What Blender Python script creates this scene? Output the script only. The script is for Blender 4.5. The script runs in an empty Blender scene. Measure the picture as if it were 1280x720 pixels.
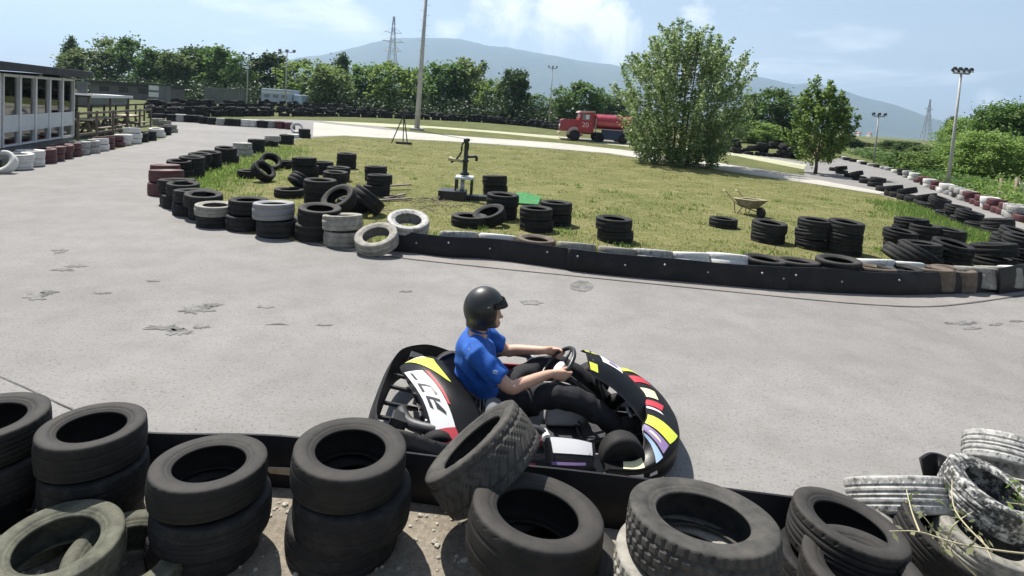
import bpy, bmesh, math, random
from mathutils import Vector, Matrix, Euler, noise
R = math.radians
rnd = random.Random(7)
scene = bpy.context.scene
COL = scene.collection

# ------------------------------------------------------------------ camera model
CAMH, F, PX, PY = 2.1, 730.0, 640.0, 191.0
PITCH, ROLL = R(4.0), R(3.8)
_f = Vector((0, math.cos(PITCH), -math.sin(PITCH)))
_r0 = Vector((1, 0, 0)); _u0 = Vector((0, math.sin(PITCH), math.cos(PITCH)))
_r = _r0*math.cos(ROLL) + _u0*math.sin(ROLL)
_u = _u0*math.cos(ROLL) - _r0*math.sin(ROLL)
cam_d = bpy.data.cameras.new('camera'); cam = bpy.data.objects.new('camera', cam_d); COL.objects.link(cam)
cam.matrix_world = Matrix(((_r.x, _u.x, -_f.x, 0), (_r.y, _u.y, -_f.y, 0), (_r.z, _u.z, -_f.z, CAMH), (0, 0, 0, 1)))
cam_d.sensor_width = 36; cam_d.lens = 36*F/1280; cam_d.shift_y = -(360-PY)/1280
cam_d.clip_start = 0.05; cam_d.clip_end = 20000
scene.camera = cam

def ss(a, b, x):
    t = min(1, max(0, (x-a)/(b-a))); return t*t*(3-2*t)
def gz(x, y):                       # the ground rises a little towards the far straight
    return 0.8*ss(30, 60, y)
def ray(px, py):
    return _f + _r*((px-PX)/F) - _u*((py-PY)/F)
def Gz(px, py, z=0.0):              # point at height z above the ground seen in that direction
    d = ray(px, py); o = Vector((0, 0, CAMH))
    f = lambda t: CAMH+d.z*t-z-gz(d.x*t, d.y*t)
    lo, hi = 0.2, 1.0
    while f(hi) > 0 and hi < 400: lo, hi = hi, hi*1.05
    for _ in range(40):
        m = (lo+hi)/2
        if f(m) > 0: lo = m
        else: hi = m
    return o+d*hi
def at(px, py, Y):
    d = ray(px, py); return Vector((0, 0, CAMH)) + d*(Y/d.y)

# ------------------------------------------------------------------ materials
def new_mat(name):
    m = bpy.data.materials.new(name); m.use_nodes = True
    nt = m.node_tree; b = nt.nodes['Principled BSDF']
    return m, nt, b
def N(nt, t, **kw):
    n = nt.nodes.new(t)
    for k, v in kw.items():
        if k in n.inputs: n.inputs[k].default_value = v
        else: setattr(n, k, v)
    return n
def ramp(nt, fac, stops):
    n = nt.nodes.new('ShaderNodeValToRGB'); nt.links.new(fac, n.inputs[0])
    e = n.color_ramp.elements
    while len(e) < len(stops): e.new(0.5)
    for i, (p, c) in enumerate(stops):
        e[i].position = p; e[i].color = (c[0], c[1], c[2], 1)
    return n.outputs[0]
def coords(nt, kind='Object'):
    return nt.nodes.new('ShaderNodeTexCoord').outputs[kind]
def noise_t(nt, vec, scale, detail=4, rough=0.6):
    n = N(nt, 'ShaderNodeTexNoise', Scale=scale, Detail=detail, Roughness=rough); nt.links.new(vec, n.inputs['Vector'])
    return n.outputs['Fac']
def mixc(nt, fac, a, b, mode='MIX'):
    n = nt.nodes.new('ShaderNodeMix'); n.data_type = 'RGBA'; n.blend_type = mode
    for s, v in ((n.inputs[0], fac), (n.inputs[6], a), (n.inputs[7], b)):
        if hasattr(v, 'links'): nt.links.new(v, s)
        elif isinstance(v, tuple): s.default_value = (*v, 1)[:4]
        else: s.default_value = v
    return n.outputs[2]
def bump(nt, b, h, strength=0.3, dist=0.01):
    n = N(nt, 'ShaderNodeBump', Strength=strength, Distance=dist); nt.links.new(h, n.inputs['Height'])
    nt.links.new(n.outputs[0], b.inputs['Normal'])
def plain(name, c, rough=0.5, metal=0.0, var=0.15, scale=9, spec=0.5, coat=0.0, bmp=0.0):
    m, nt, b = new_mat(name); v = coords(nt)
    f = noise_t(nt, v, scale, 5)
    lo = tuple(x*(1-var) for x in c); hi = tuple(min(1, x*(1+var)) for x in c)
    nt.links.new(ramp(nt, f, [(0.3, lo), (0.7, hi)]), b.inputs['Base Color'])
    b.inputs['Roughness'].default_value = rough; b.inputs['Metallic'].default_value = metal
    b.inputs['Specular IOR Level'].default_value = spec; b.inputs['Coat Weight'].default_value = coat
    if bmp: bump(nt, b, noise_t(nt, v, scale*6, 4), bmp, 0.005)
    return m
def rubber(name, lo, hi, dust, dust_amt, rough=0.72, wall=None):
    m, nt, b = new_mat(name); v = coords(nt)
    oi = nt.nodes.new('ShaderNodeObjectInfo')
    base = ramp(nt, oi.outputs['Random'], [(0.0, lo), (1.0, hi)])
    off = N(nt, 'ShaderNodeVectorMath', operation='ADD'); nt.links.new(v, off.inputs[0])
    cmb = nt.nodes.new('ShaderNodeCombineXYZ')
    mul = N(nt, 'ShaderNodeMath', operation='MULTIPLY'); nt.links.new(oi.outputs['Random'], mul.inputs[0]); mul.inputs[1].default_value = 37
    nt.links.new(mul.outputs[0], cmb.inputs[0]); nt.links.new(cmb.outputs[0], off.inputs[1])
    f = noise_t(nt, off.outputs[0], 3.2, 9, 0.68)
    d = ramp(nt, f, [(0.50-dust_amt*0.3, (0, 0, 0)), (0.98-dust_amt*0.3, (1, 1, 1))])
    col = mixc(nt, d, base, dust)
    if wall:        # paints sunlit sidewalls and shaded tread into the colour (the unit tyre's tread spans |z| < 0.29)
        sp = nt.nodes.new('ShaderNodeSeparateXYZ'); nt.links.new(v, sp.inputs[0])
        ab = N(nt, 'ShaderNodeMath', operation='ABSOLUTE'); nt.links.new(sp.outputs[2], ab.inputs[0])
        wm = ramp(nt, ab.outputs[0], [(0.27, (0, 0, 0)), (0.33, (1, 1, 1))])
        col = mixc(nt, wm, mixc(nt, 0.7, col, (0.010, 0.0098, 0.0095)), mixc(nt, 0.65, col, wall))
    nt.links.new(col, b.inputs['Base Color'])
    b.inputs['Roughness'].default_value = rough; b.inputs['Specular IOR Level'].default_value = 0.22
    bump(nt, b, noise_t(nt, off.outputs[0], 60, 3), 0.25, 0.004)
    return m
def painted(name, c, under, cover, soft=0.07):
    m, nt, b = new_mat(name); v = coords(nt)
    oi = nt.nodes.new('ShaderNodeObjectInfo')
    off = N(nt, 'ShaderNodeVectorMath', operation='ADD'); nt.links.new(v, off.inputs[0])
    cmb = nt.nodes.new('ShaderNodeCombineXYZ')
    mul = N(nt, 'ShaderNodeMath', operation='MULTIPLY'); nt.links.new(oi.outputs['Random'], mul.inputs[0]); mul.inputs[1].default_value = 53
    nt.links.new(mul.outputs[0], cmb.inputs[0]); nt.links.new(cmb.outputs[0], off.inputs[1])
    f = noise_t(nt, off.outputs[0], 6, 8, 0.75)
    d = ramp(nt, f, [(cover, (0, 0, 0)), (cover+soft, (1, 1, 1))])
    f2 = noise_t(nt, off.outputs[0], 3, 3)
    cc = mixc(nt, f2, tuple(x*0.75 for x in c), c)
    nt.links.new(mixc(nt, d, cc, under), b.inputs['Base Color'])
    b.inputs['Roughness'].default_value = 0.6
    bump(nt, b, d, 0.3, 0.003)
    return m
M = {}
M['rubber'] = rubber('black_rubber', (0.008, 0.008, 0.009), (0.020, 0.0195, 0.0195), (0.055, 0.052, 0.047), 0.10)
M['rubber_dusty_lit'] = rubber('dusty_rubber_lit_walls', (0.015, 0.0145, 0.014), (0.024, 0.023, 0.022), (0.085, 0.075, 0.065), 0.34, 0.72, (0.040, 0.037, 0.034))  # dust, plus lit sidewalls and shaded tread put into the colour
M['rubber_grey'] = rubber('grey_lit_dusty_rubber', (0.03, 0.029, 0.027), (0.04, 0.039, 0.036), (0.11, 0.10, 0.088), 0.42)  # lighter dusty copy, sunlight on the tread put into its grey
M['rubber_pale'] = rubber('sun_bleached_rubber', (0.12, 0.115, 0.10), (0.17, 0.16, 0.14), (0.40, 0.38, 0.33), 0.6)
M['rubber_green'] = rubber('mossy_rubber', (0.035, 0.036, 0.028), (0.045, 0.045, 0.034), (0.17, 0.17, 0.125), 0.55)
M['white'] = painted('white_painted_rubber', (0.66, 0.65, 0.62), (0.10, 0.097, 0.092), 0.56, 0.14)
M['white_worn'] = painted('worn_white_rubber', (0.42, 0.41, 0.385), (0.06, 0.058, 0.055), 0.46, 0.20)
M['grey_paint'] = painted('grey_painted_rubber', (0.24, 0.24, 0.24), (0.06, 0.058, 0.055), 0.58)
M['red'] = painted('red_painted_rubber', (0.10, 0.026, 0.028), (0.03, 0.026, 0.026), 0.50, 0.15)
M['brown'] = rubber('brown_stained_rubber', (0.07, 0.052, 0.04), (0.09, 0.07, 0.055), (0.2, 0.16, 0.12), 0.45)
M['rim_paint'] = painted('rubber_with_paint_left', (0.60, 0.59, 0.55), (0.035, 0.034, 0.033), 0.40, 0.13)
M['belt'] = rubber('conveyor_belt', (0.010, 0.0095, 0.011), (0.013, 0.012, 0.014), (0.04, 0.038, 0.036), 0.1, 0.5)

def asphalt(name, base, speck=1.0, crumble=None):
    m, nt, b = new_mat(name); v = coords(nt)
    big = noise_t(nt, v, 0.25, 5, 0.55); mid = noise_t(nt, v, 2.2, 6, 0.65); fine = noise_t(nt, v, 55, 3, 0.6)
    c = ramp(nt, big, [(0.3, tuple(x*0.86 for x in base)), (0.7, tuple(x*1.10 for x in base))])
    c2 = ramp(nt, mid, [(0.25, (0.80, 0.79, 0.78)), (0.6, (1, 1, 1)), (0.8, (1.0, 0.985, 0.96))])
    c = mixc(nt, 1.0, c, c2, 'MULTIPLY')
    fs = ramp(nt, fine, [(0.30, (0.42, 0.42, 0.42)), (0.44, (0.97, 0.97, 0.97)), (0.62, (1.0, 1.0, 1.0)), (0.76, (1.35, 1.33, 1.28))])
    c = mixc(nt, 0.75*speck, c, mixc(nt, 1.0, c, fs, 'MULTIPLY'))
    vo = N(nt, 'ShaderNodeTexVoronoi', Scale=16.0); nt.links.new(v, vo.inputs['Vector'])
    pit = ramp(nt, vo.outputs['Distance'], [(0.06, (0.35, 0.35, 0.35)), (0.13, (1, 1, 1))])
    sel = ramp(nt, vo.outputs['Color'], [(0.72, (0, 0, 0)), (0.74, (1, 1, 1))])
    c = mixc(nt, sel, c, mixc(nt, 1.0, c, pit, 'MULTIPLY'))
    # long faint wheel-worn streaks and stains
    mp = N(nt, 'ShaderNodeMapping'); nt.links.new(v, mp.inputs[0]); mp.inputs['Scale'].default_value = (0.12, 0.9, 1); mp.inputs['Rotation'].default_value = (0, 0, 0.15)
    st = noise_t(nt, mp.outputs[0], 1.4, 5, 0.6)
    c = mixc(nt, ramp(nt, st, [(0.5, (0, 0, 0)), (0.75, (0.55, 0.55, 0.55))]), c, tuple(x*0.78 for x in base))
    if crumble:
        cr = noise_t(nt, v, 7.5, 7, 0.8)
        c = mixc(nt, ramp(nt, cr, [(0.44, (0, 0, 0)), (0.60, (1, 1, 1))]), c, crumble)
    nt.links.new(c, b.inputs['Base Color'])
    b.inputs['Roughness'].default_value = 0.85; b.inputs['Specular IOR Level'].default_value = 0.25
    bump(nt, b, fine, 0.35, 0.006)
    return m
M['asphalt'] = asphalt('worn_asphalt', (0.224, 0.2155, 0.207))
M['asphalt_edge'] = asphalt('worn_asphalt_edge', (0.242, 0.225, 0.212), 0.7)
M['asphalt_dark'] = asphalt('patched_asphalt', (0.115, 0.113, 0.107), 0.8, (0.20, 0.195, 0.19))
M['seam'] = plain('seam_tar', (0.07, 0.068, 0.065), 0.9)
M['concrete_path'] = asphalt('pale_path', (0.42, 0.40, 0.355), 0.4)
M['verge_path'] = asphalt('pale_gravel_path', (0.40, 0.40, 0.27), 0.4)

def ground_mat(name, stops, scale, fine_scale, dry=None):
    m, nt, b = new_mat(name); v = coords(nt)
    a = noise_t(nt, v, scale, 6, 0.62); f = noise_t(nt, v, fine_scale, 4, 0.7)
    c = ramp(nt, a, stops)
    c = mixc(nt, 0.8, c, mixc(nt, 1.0, c, ramp(nt, f, [(0.3, (0.5, 0.5, 0.5)), (0.55, (1, 1, 1)), (0.75, (1.3, 1.3, 1.2))]), 'MULTIPLY'))
    if dry:
        d = noise_t(nt, v, scale*3.1, 7, 0.75)
        c = mixc(nt, ramp(nt, d, [(0.52, (0, 0, 0)), (0.68, (0.8, 0.8, 0.8))]), c, dry)
    nt.links.new(c, b.inputs['Base Color']); b.inputs['Roughness'].default_value = 0.95; b.inputs['Specular IOR Level'].default_value = 0.1
    bump(nt, b, f, 0.6, 0.02)
    return m
M['lawn'] = ground_mat('lawn', [(0.3, (0.105, 0.118, 0.038)), (0.55, (0.155, 0.155, 0.060)), (0.75, (0.20, 0.186, 0.086))], 0.5, 26, (0.25, 0.215, 0.115))
M['verge'] = ground_mat('verge_grass', [(0.3, (0.075, 0.092, 0.03)), (0.7, (0.14, 0.145, 0.055))], 0.5, 14, (0.17, 0.155, 0.075))
M['field'] = ground_mat('field', [(0.3, (0.07, 0.085, 0.03)), (0.5, (0.12, 0.13, 0.05)), (0.7, (0.19, 0.18, 0.08))], 0.006, 0.9)
M['dirt'] = ground_mat('dirt', [(0.3, (0.17, 0.145, 0.115)), (0.6, (0.27, 0.24, 0.195)), (0.8, (0.34, 0.31, 0.26))], 2.0, 40)
M['hill'] = ground_mat('forested_hill', [(0.3, (0.028, 0.045, 0.02)), (0.6, (0.05, 0.07, 0.03)), (0.8, (0.085, 0.095, 0.05))], 0.004, 0.03)

def leaf_mat(name, c1, c2, c3, trans=0.35):
    m, nt, b = new_mat(name)
    g = nt.nodes.new('ShaderNodeNewGeometry')
    oi = nt.nodes.new('ShaderNodeObjectInfo')
    c = ramp(nt, g.outputs['Random Per Island'], [(0.0, c1), (0.5, c2), (1.0, c3)])
    hs = nt.nodes.new('ShaderNodeHueSaturation'); nt.links.new(c, hs.inputs['Color'])
    mr = N(nt, 'ShaderNodeMapRange'); nt.links.new(oi.outputs['Random'], mr.inputs[0]); mr.inputs[3].default_value = 0.8; mr.inputs[4].default_value = 1.25
    nt.links.new(mr.outputs[0], hs.inputs['Value'])
    b.inputs['Roughness'].default_value = 0.55; b.inputs['Specular IOR Level'].default_value = 0.3
    nt.links.new(hs.outputs[0], b.inputs['Base Color'])
    t = nt.nodes.new('ShaderNodeBsdfTranslucent'); nt.links.new(hs.outputs[0], t.inputs['Color'])
    mx = nt.nodes.new('ShaderNodeMixShader'); mx.inputs[0].default_value = trans
    nt.links.new(b.outputs[0], mx.inputs[1]); nt.links.new(t.outputs[0], mx.inputs[2])
    nt.links.new(mx.outputs[0], nt.nodes['Material Output'].inputs[0])
    return m
M['leaf'] = leaf_mat('leaves_mid', (0.06, 0.12, 0.027), (0.10, 0.18, 0.043), (0.155, 0.24, 0.07), 0.5)
M['leaf_dark'] = leaf_mat('leaves_dark', (0.035, 0.068, 0.022), (0.058, 0.10, 0.032), (0.085, 0.13, 0.043), 0.42)
M['leaf_shade'] = leaf_mat('leaves_in_shade', (0.02, 0.04, 0.014), (0.034, 0.06, 0.02), (0.05, 0.075, 0.027), 0.25)  # darker leaf copy, shade beneath the far trees put into the colour
M['leaf_olive'] = leaf_mat('leaves_olive', (0.08, 0.13, 0.033), (0.125, 0.18, 0.05), (0.18, 0.23, 0.08), 0.5)
M['leaf_silver'] = leaf_mat('leaves_silver', (0.12, 0.20, 0.06), (0.20, 0.29, 0.10), (0.45, 0.52, 0.30), 0.56)
M['leaf_bright'] = leaf_mat('leaves_bright', (0.11, 0.19, 0.04), (0.17, 0.26, 0.06), (0.27, 0.36, 0.11), 0.56)
M['blade'] = leaf_mat('grass_blades', (0.13, 0.155, 0.045), (0.19, 0.20, 0.07), (0.28, 0.255, 0.125), 0.4)
M['weed_leaf'] = leaf_mat('weed_leaves', (0.09, 0.13, 0.04), (0.2, 0.22, 0.11), (0.33, 0.32, 0.2), 0.35)
M['bark'] = plain('bark', (0.11, 0.085, 0.06), 0.9, var=0.4, scale=6, bmp=0.5)
M['straw'] = plain('dry_stalk', (0.42, 0.38, 0.24), 0.8)
M['galv'] = plain('galvanised_steel', (0.38, 0.39, 0.40), 0.45, 0.6)
M['pole_grey'] = plain('pole_paint', (0.36, 0.36, 0.34), 0.6, var=0.2, scale=3)
M['dark_metal'] = plain('dark_metal', (0.035, 0.037, 0.036), 0.45, 0.5)
M['green_metal'] = plain('dark_green_iron', (0.02, 0.032, 0.022), 0.5, 0.2)
M['black_plastic'] = plain('black_plastic', (0.016, 0.016, 0.018), 0.38, var=0.25, scale=6, spec=0.5)
M['grey_plastic'] = plain('scuffed_plastic', (0.035, 0.035, 0.037), 0.5, var=0.4, scale=14)
M['chrome'] = plain('bare_steel', (0.55, 0.55, 0.55), 0.3, 0.9)
M['decal_white'] = painted('white_decal', (0.75, 0.75, 0.76), (0.035, 0.034, 0.036), 0.61, 0.05)
M['decal_yellow'] = painted('yellow_green_decal', (0.66, 0.72, 0.07), (0.035, 0.034, 0.036), 0.61, 0.05)
M['decal_pale'] = painted('pale_yellow_decal', (0.75, 0.72, 0.42), (0.035, 0.034, 0.036), 0.61, 0.05)
M['decal_red'] = painted('red_decal', (0.5, 0.03, 0.05), (0.035, 0.034, 0.036), 0.61, 0.05)
M['decal_purple'] = painted('violet_decal', (0.25, 0.17, 0.36), (0.035, 0.034, 0.036), 0.61, 0.05)
M['decal_blue'] = painted('light_blue_decal', (0.30, 0.44, 0.62), (0.035, 0.034, 0.036), 0.61, 0.05)
M['skin'] = plain('skin', (0.50, 0.29, 0.20), 0.5, var=0.08, scale=14)
M['eye'] = plain('eye', (0.03, 0.02, 0.02), 0.2)
M['lip'] = plain('lip', (0.40, 0.17, 0.13), 0.5)
M['shirt'] = plain('blue_cotton', (0.010, 0.085, 0.36), 0.85, var=0.12, scale=10, bmp=0.2)
M['shirt_badge'] = plain('shirt_badge', (0.35, 0.45, 0.7), 0.7)
M['trouser'] = plain('black_trousers', (0.007, 0.007, 0.010), 0.85, var=0.3, scale=12, bmp=0.2)
M['helmet'] = plain('helmet_black', (0.016, 0.016, 0.015), 0.42, var=0.2, coat=0.15)
M['wood'] = plain('weathered_wood', (0.13, 0.105, 0.085), 0.8, var=0.35, scale=7)
M['wood_pale'] = plain('pale_wood', (0.40, 0.33, 0.24), 0.8, var=0.3, scale=7)
M['plinth'] = plain('grey_render', (0.13, 0.125, 0.125), 0.9, var=0.2, scale=2)
M['roof_dark'] = plain('bitumen_roof', (0.03, 0.03, 0.033), 0.8, var=0.3, scale=3)
M['white_frame'] = plain('white_window_frame', (0.62, 0.63, 0.63), 0.45, var=0.05)
M['white_board'] = plain('white_board', (0.55, 0.57, 0.57), 0.6, var=0.08, scale=3)
M['paper'] = plain('paper', (0.8, 0.8, 0.78), 0.8, var=0.03)
M['inner_wall'] = plain('inner_wall', (0.20, 0.20, 0.20), 0.9)
M['sofa_red'] = plain('red_vinyl', (0.30, 0.025, 0.04), 0.5, var=0.15)
M['wall_grey'] = plain('grey_wall', (0.14, 0.14, 0.15), 0.9, var=0.2, scale=1)
M['concrete'] = plain('concrete', (0.38, 0.37, 0.35), 0.9, var=0.2, scale=4)
M['truck_red'] = plain('red_truck_paint', (0.33, 0.022, 0.04), 0.35, var=0.25, scale=2.5, coat=0.6)
M['truck_rim'] = plain('faded_red_trim', (0.45, 0.30, 0.28), 0.5, var=0.15)
M['truck_blue'] = plain('dark_blue_skirt', (0.02, 0.03, 0.085), 0.5, var=0.2)
M['van_blue'] = plain('pale_blue_trailer', (0.33, 0.40, 0.50), 0.5, var=0.2, scale=1.5)
M['container'] = plain('grey_green_container', (0.15, 0.16, 0.145), 0.7, var=0.25, scale=1)
M['mat_green'] = plain('green_mat', (0.10, 0.36, 0.13), 0.8, var=0.2)
M['barrow'] = plain('cement_caked_tray', (0.22, 0.18, 0.135), 0.8, var=0.4, scale=10)
M['rust'] = plain('rusty_steel', (0.11, 0.055, 0.035), 0.8, var=0.4)
M['sign_white'] = plain('sign_white', (0.78, 0.77, 0.72), 0.6, var=0.06)
M['sign_cream'] = plain('sign_cream', (0.62, 0.52, 0.30), 0.7, var=0.1)
M['roof_tile'] = plain('terracotta_tiles', (0.30, 0.12, 0.07), 0.9, var=0.25)
M['stone'] = plain('stone', (0.36, 0.33, 0.28), 0.9, var=0.4, scale=30)
def glass_mat(name, tint, refl):
    m, nt, b = new_mat(name)
    nt.nodes.remove(b)
    tr = nt.nodes.new('ShaderNodeBsdfTransparent'); tr.inputs[0].default_value = (*tint, 1)
    gl = nt.nodes.new('ShaderNodeBsdfGlossy'); gl.inputs['Roughness'].default_value = 0.03
    fr = N(nt, 'ShaderNodeFresnel', IOR=1.5)
    ad = N(nt, 'ShaderNodeMath', operation='ADD'); nt.links.new(fr.outputs[0], ad.inputs[0]); ad.inputs[1].default_value = refl
    mx = nt.nodes.new('ShaderNodeMixShader'); nt.links.new(ad.outputs[0], mx.inputs[0])
    nt.links.new(tr.outputs[0], mx.inputs[1]); nt.links.new(gl.outputs[0], mx.inputs[2])
    nt.links.new(mx.outputs[0], nt.nodes['Material Output'].inputs[0])
    return m
M['glass'] = glass_mat('window_glass', (0.9, 0.93, 0.91), 0.05)

# ------------------------------------------------------------------ mesh helpers
def to_mesh(bm, name, smooth=False):
    me = bpy.data.meshes.new(name); bmesh.ops.recalc_face_normals(bm, faces=bm.faces)
    bm.to_mesh(me); bm.free()
    if smooth: me.polygons.foreach_set('use_smooth', [True]*len(me.polygons))
    return me
def obj(name, bm, m=None, parent=None, loc=None, smooth=False):
    me = to_mesh(bm, name, smooth) if isinstance(bm, bmesh.types.BMesh) else bm
    o = bpy.data.objects.new(name, me); COL.objects.link(o)
    if m is not None and len(me.materials) == 0: me.materials.append(M[m] if isinstance(m, str) else m)
    if parent is not None: o.parent = parent
    if loc is not None: o.location = loc
    return o
def tag(o, label, cat, group=None):
    o['label'] = label; o['category'] = cat
    if group: o['group'] = group
    return o
def thing(name, label, cat, loc=(0, 0, 0), rz=0.0, group=None):
    o = bpy.data.objects.new(name, None); COL.objects.link(o); o.location = loc; o.rotation_euler = (0, 0, rz)
    o.empty_display_size = 0.2
    return tag(o, label, cat, group)
def copy_tree(o, parent=None):
    c = o.copy(); COL.objects.link(c)
    if parent is not None: c.parent = parent
    for ch in list(o.children): copy_tree(ch, c)
    return c
def struct(name, bm, m, smooth=False):
    o = obj(name, bm, m, smooth=smooth); o['kind'] = 'structure'; return o
def box(bm, c, s, rot=None, bev=0.0):
    r = bmesh.ops.create_cube(bm, size=1.0); vs = r['verts']
    bmesh.ops.scale(bm, vec=s, verts=vs)
    if bev:
        es = list({e for v in vs for e in v.link_edges})
        rb = bmesh.ops.bevel(bm, geom=es, offset=bev, segments=2, affect='EDGES', profile=0.6)
        vs = list({v for f in rb['faces'] for v in f.verts} | {v for v in vs if v.is_valid})
    if rot is not None:
        bmesh.ops.rotate(bm, cent=(0, 0, 0), matrix=Euler(rot).to_matrix(), verts=vs)
    bmesh.ops.translate(bm, vec=c, verts=vs)
    return vs
def frame_from(d, up=Vector((0, 0, 1))):
    d = d.normalized()
    if abs(d.dot(up)) > 0.98: up = Vector((1, 0, 0))
    s = d.cross(up).normalized(); u = s.cross(d).normalized()
    return s, u
def loft(bm, pts, radii, n=12, up=Vector((0, 0, 1)), cap=True, closed=False):
    pts = [Vector(p) for p in pts]; rings = []
    k = len(pts)
    for i, p in enumerate(pts):
        if closed: d = pts[(i+1) % k]-pts[(i-1) % k]
        else: d = pts[min(i+1, k-1)]-pts[max(i-1, 0)]
        s, u = frame_from(d, up)
        r = radii[i] if isinstance(radii, (list, tuple)) and not isinstance(radii[0], (int, float)) else (radii if isinstance(radii, tuple) else (radii[i], radii[i]) if isinstance(radii, list) else (radii, radii))
        rings.append([bm.verts.new(p + s*(r[0]*math.cos(2*math.pi*j/n)) + u*(r[1]*math.sin(2*math.pi*j/n))) for j in range(n)])
    m = k if closed else k-1
    for i in range(m):
        a, b = rings[i], rings[(i+1) % k]
        for j in range(n):
            bm.faces.new((a[j], a[(j+1) % n], b[(j+1) % n], b[j]))
    if cap and not closed:
        bm.faces.new(rings[0][::-1]); bm.faces.new(rings[-1])
def tube(bm, pts, r, n=8, closed=False):
    loft(bm, pts, r, n, closed=closed)
def bez(pts, per=6, closed=False):      # catmull-rom through points
    pts = [Vector(p) for p in pts]; out = []; k = len(pts)
    rng = range(k) if closed else range(k-1)
    for i in rng:
        if closed: a, b, c, d = pts[(i-1) % k], pts[i], pts[(i+1) % k], pts[(i+2) % k]
        else: a, b, c, d = pts[max(i-1, 0)], pts[i], pts[i+1], pts[min(i+2, k-1)]
        for j in range(per):
            t = j/per
            out.append(0.5*((2*b)+(c-a)*t+(2*a-5*b+4*c-d)*t*t+(3*b-a-3*c+d)*t**3))
    if not closed: out.append(pts[-1])
    return out
def lathe(bm, prof, n=24, axis='Z', mat=Matrix.Identity(4), closed_prof=False):
    rings = []
    for j in range(n):
        a = 2*math.pi*j/n; ring = []
        for r, z in prof:
            v = Vector((r*math.cos(a), r*math.sin(a), z))
            if axis == 'Y': v = Vector((v.x, v.z, v.y))
            if axis == 'X': v = Vector((v.z, v.x, v.y))
            ring.append(bm.verts.new(mat @ v))
        rings.append(ring)
    k = len(prof)
    for j in range(n):
        a, b = rings[j], rings[(j+1) % n]
        for i in range(k if closed_prof else k-1):
            try: bm.faces.new((a[i], b[i], b[(i+1) % k], a[(i+1) % k]))
            except ValueError: pass
    if not closed_prof:
        for end in (0, k-1):
            if prof[end][0] > 1e-5:
                try: bm.faces.new([r[end] for r in rings])
                except ValueError: pass
    bmesh.ops.remove_doubles(bm, verts=[v for r in rings for v in r], dist=1e-6)
def surf(bm, fn, s0, s1, t0, t1, ns, nt_, off=0.0, thick=0.0):
    def P(s, t):
        p = fn(s, t)
        if off:
            e = 0.004
            n = (fn(min(1, s+e), t)-fn(max(0, s-e), t)).cross(fn(s, min(1, t+e))-fn(s, max(0, t-e)))
            if n.length > 1e-9: p = p + n.normalized()*off
        return p
    g = [[bm.verts.new(P(s0+(s1-s0)*i/ns, t0+(t1-t0)*j/nt_)) for j in range(nt_+1)] for i in range(ns+1)]
    fs = []
    for i in range(ns):
        for j in range(nt_):
            fs.append(bm.faces.new((g[i][j], g[i+1][j], g[i+1][j+1], g[i][j+1])))
    if thick:
        bmesh.ops.solidify(bm, geom=fs, thickness=thick)
def remesh(bm, voxel, smooth=2, name='body'):
    me = to_mesh(bm, name); o = bpy.data.objects.new('tmp', me); COL.objects.link(o)
    m1 = o.modifiers.new('r', 'REMESH'); m1.mode = 'VOXEL'; m1.voxel_size = voxel; m1.use_smooth_shade = True
    m2 = o.modifiers.new('s', 'SMOOTH'); m2.iterations = smooth; m2.factor = 0.5
    dg = bpy.context.evaluated_depsgraph_get()
    out = bpy.data.meshes.new_from_object(o.evaluated_get(dg)); out.name = name
    bpy.data.objects.remove(o); return out
def sheet(name, pts, zoff, m, lines=None, kind='structure'):
    bm = bmesh.new()
    vs = [bm.verts.new((p[0], p[1], 0)) for p in pts]
    f = bm.faces.new(vs)
    if f.normal.z < 0: f.normal_flip()
    ymx = max(p[1] for p in pts)
    y = 30.0
    while y < min(ymx, 61):
        bmesh.ops.bisect_plane(bm, geom=bm.verts[:]+bm.edges[:]+bm.faces[:], plane_co=(0, y, 0), plane_no=(0, 1, 0)); y += 2.0
    bmesh.ops.triangulate(bm, faces=bm.faces)
    for v in bm.verts: v.co.z = gz(v.co.x, v.co.y)+zoff
    bm.normal_update()
    me = bpy.data.meshes.new(name); bm.to_mesh(me); bm.free()
    o = obj(name, me, m); o['kind'] = kind
    return o
def pix(pts, z=0.0): return [tuple(Gz(x, y, z))[:2] for x, y in pts]
def in_poly(x, y, poly):
    c = False; j = len(poly)-1
    for i in range(len(poly)):
        xi, yi = poly[i][:2]; xj, yj = poly[j][:2]
        if (yi > y) != (yj > y) and x < (xj-xi)*(y-yi)/(yj-yi)+xi: c = not c
        j = i
    return c
ORD = ('first second third fourth fifth sixth seventh eighth ninth tenth eleventh twelfth thirteenth fourteenth fifteenth sixteenth seventeenth '
       'eighteenth nineteenth twentieth twenty-first twenty-second twenty-third twenty-fourth twenty-fifth twenty-sixth twenty-seventh twenty-eighth '
       'twenty-ninth thirtieth thirty-first thirty-second thirty-third thirty-fourth thirty-fifth thirty-sixth thirty-seventh thirty-eighth').split()

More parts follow.
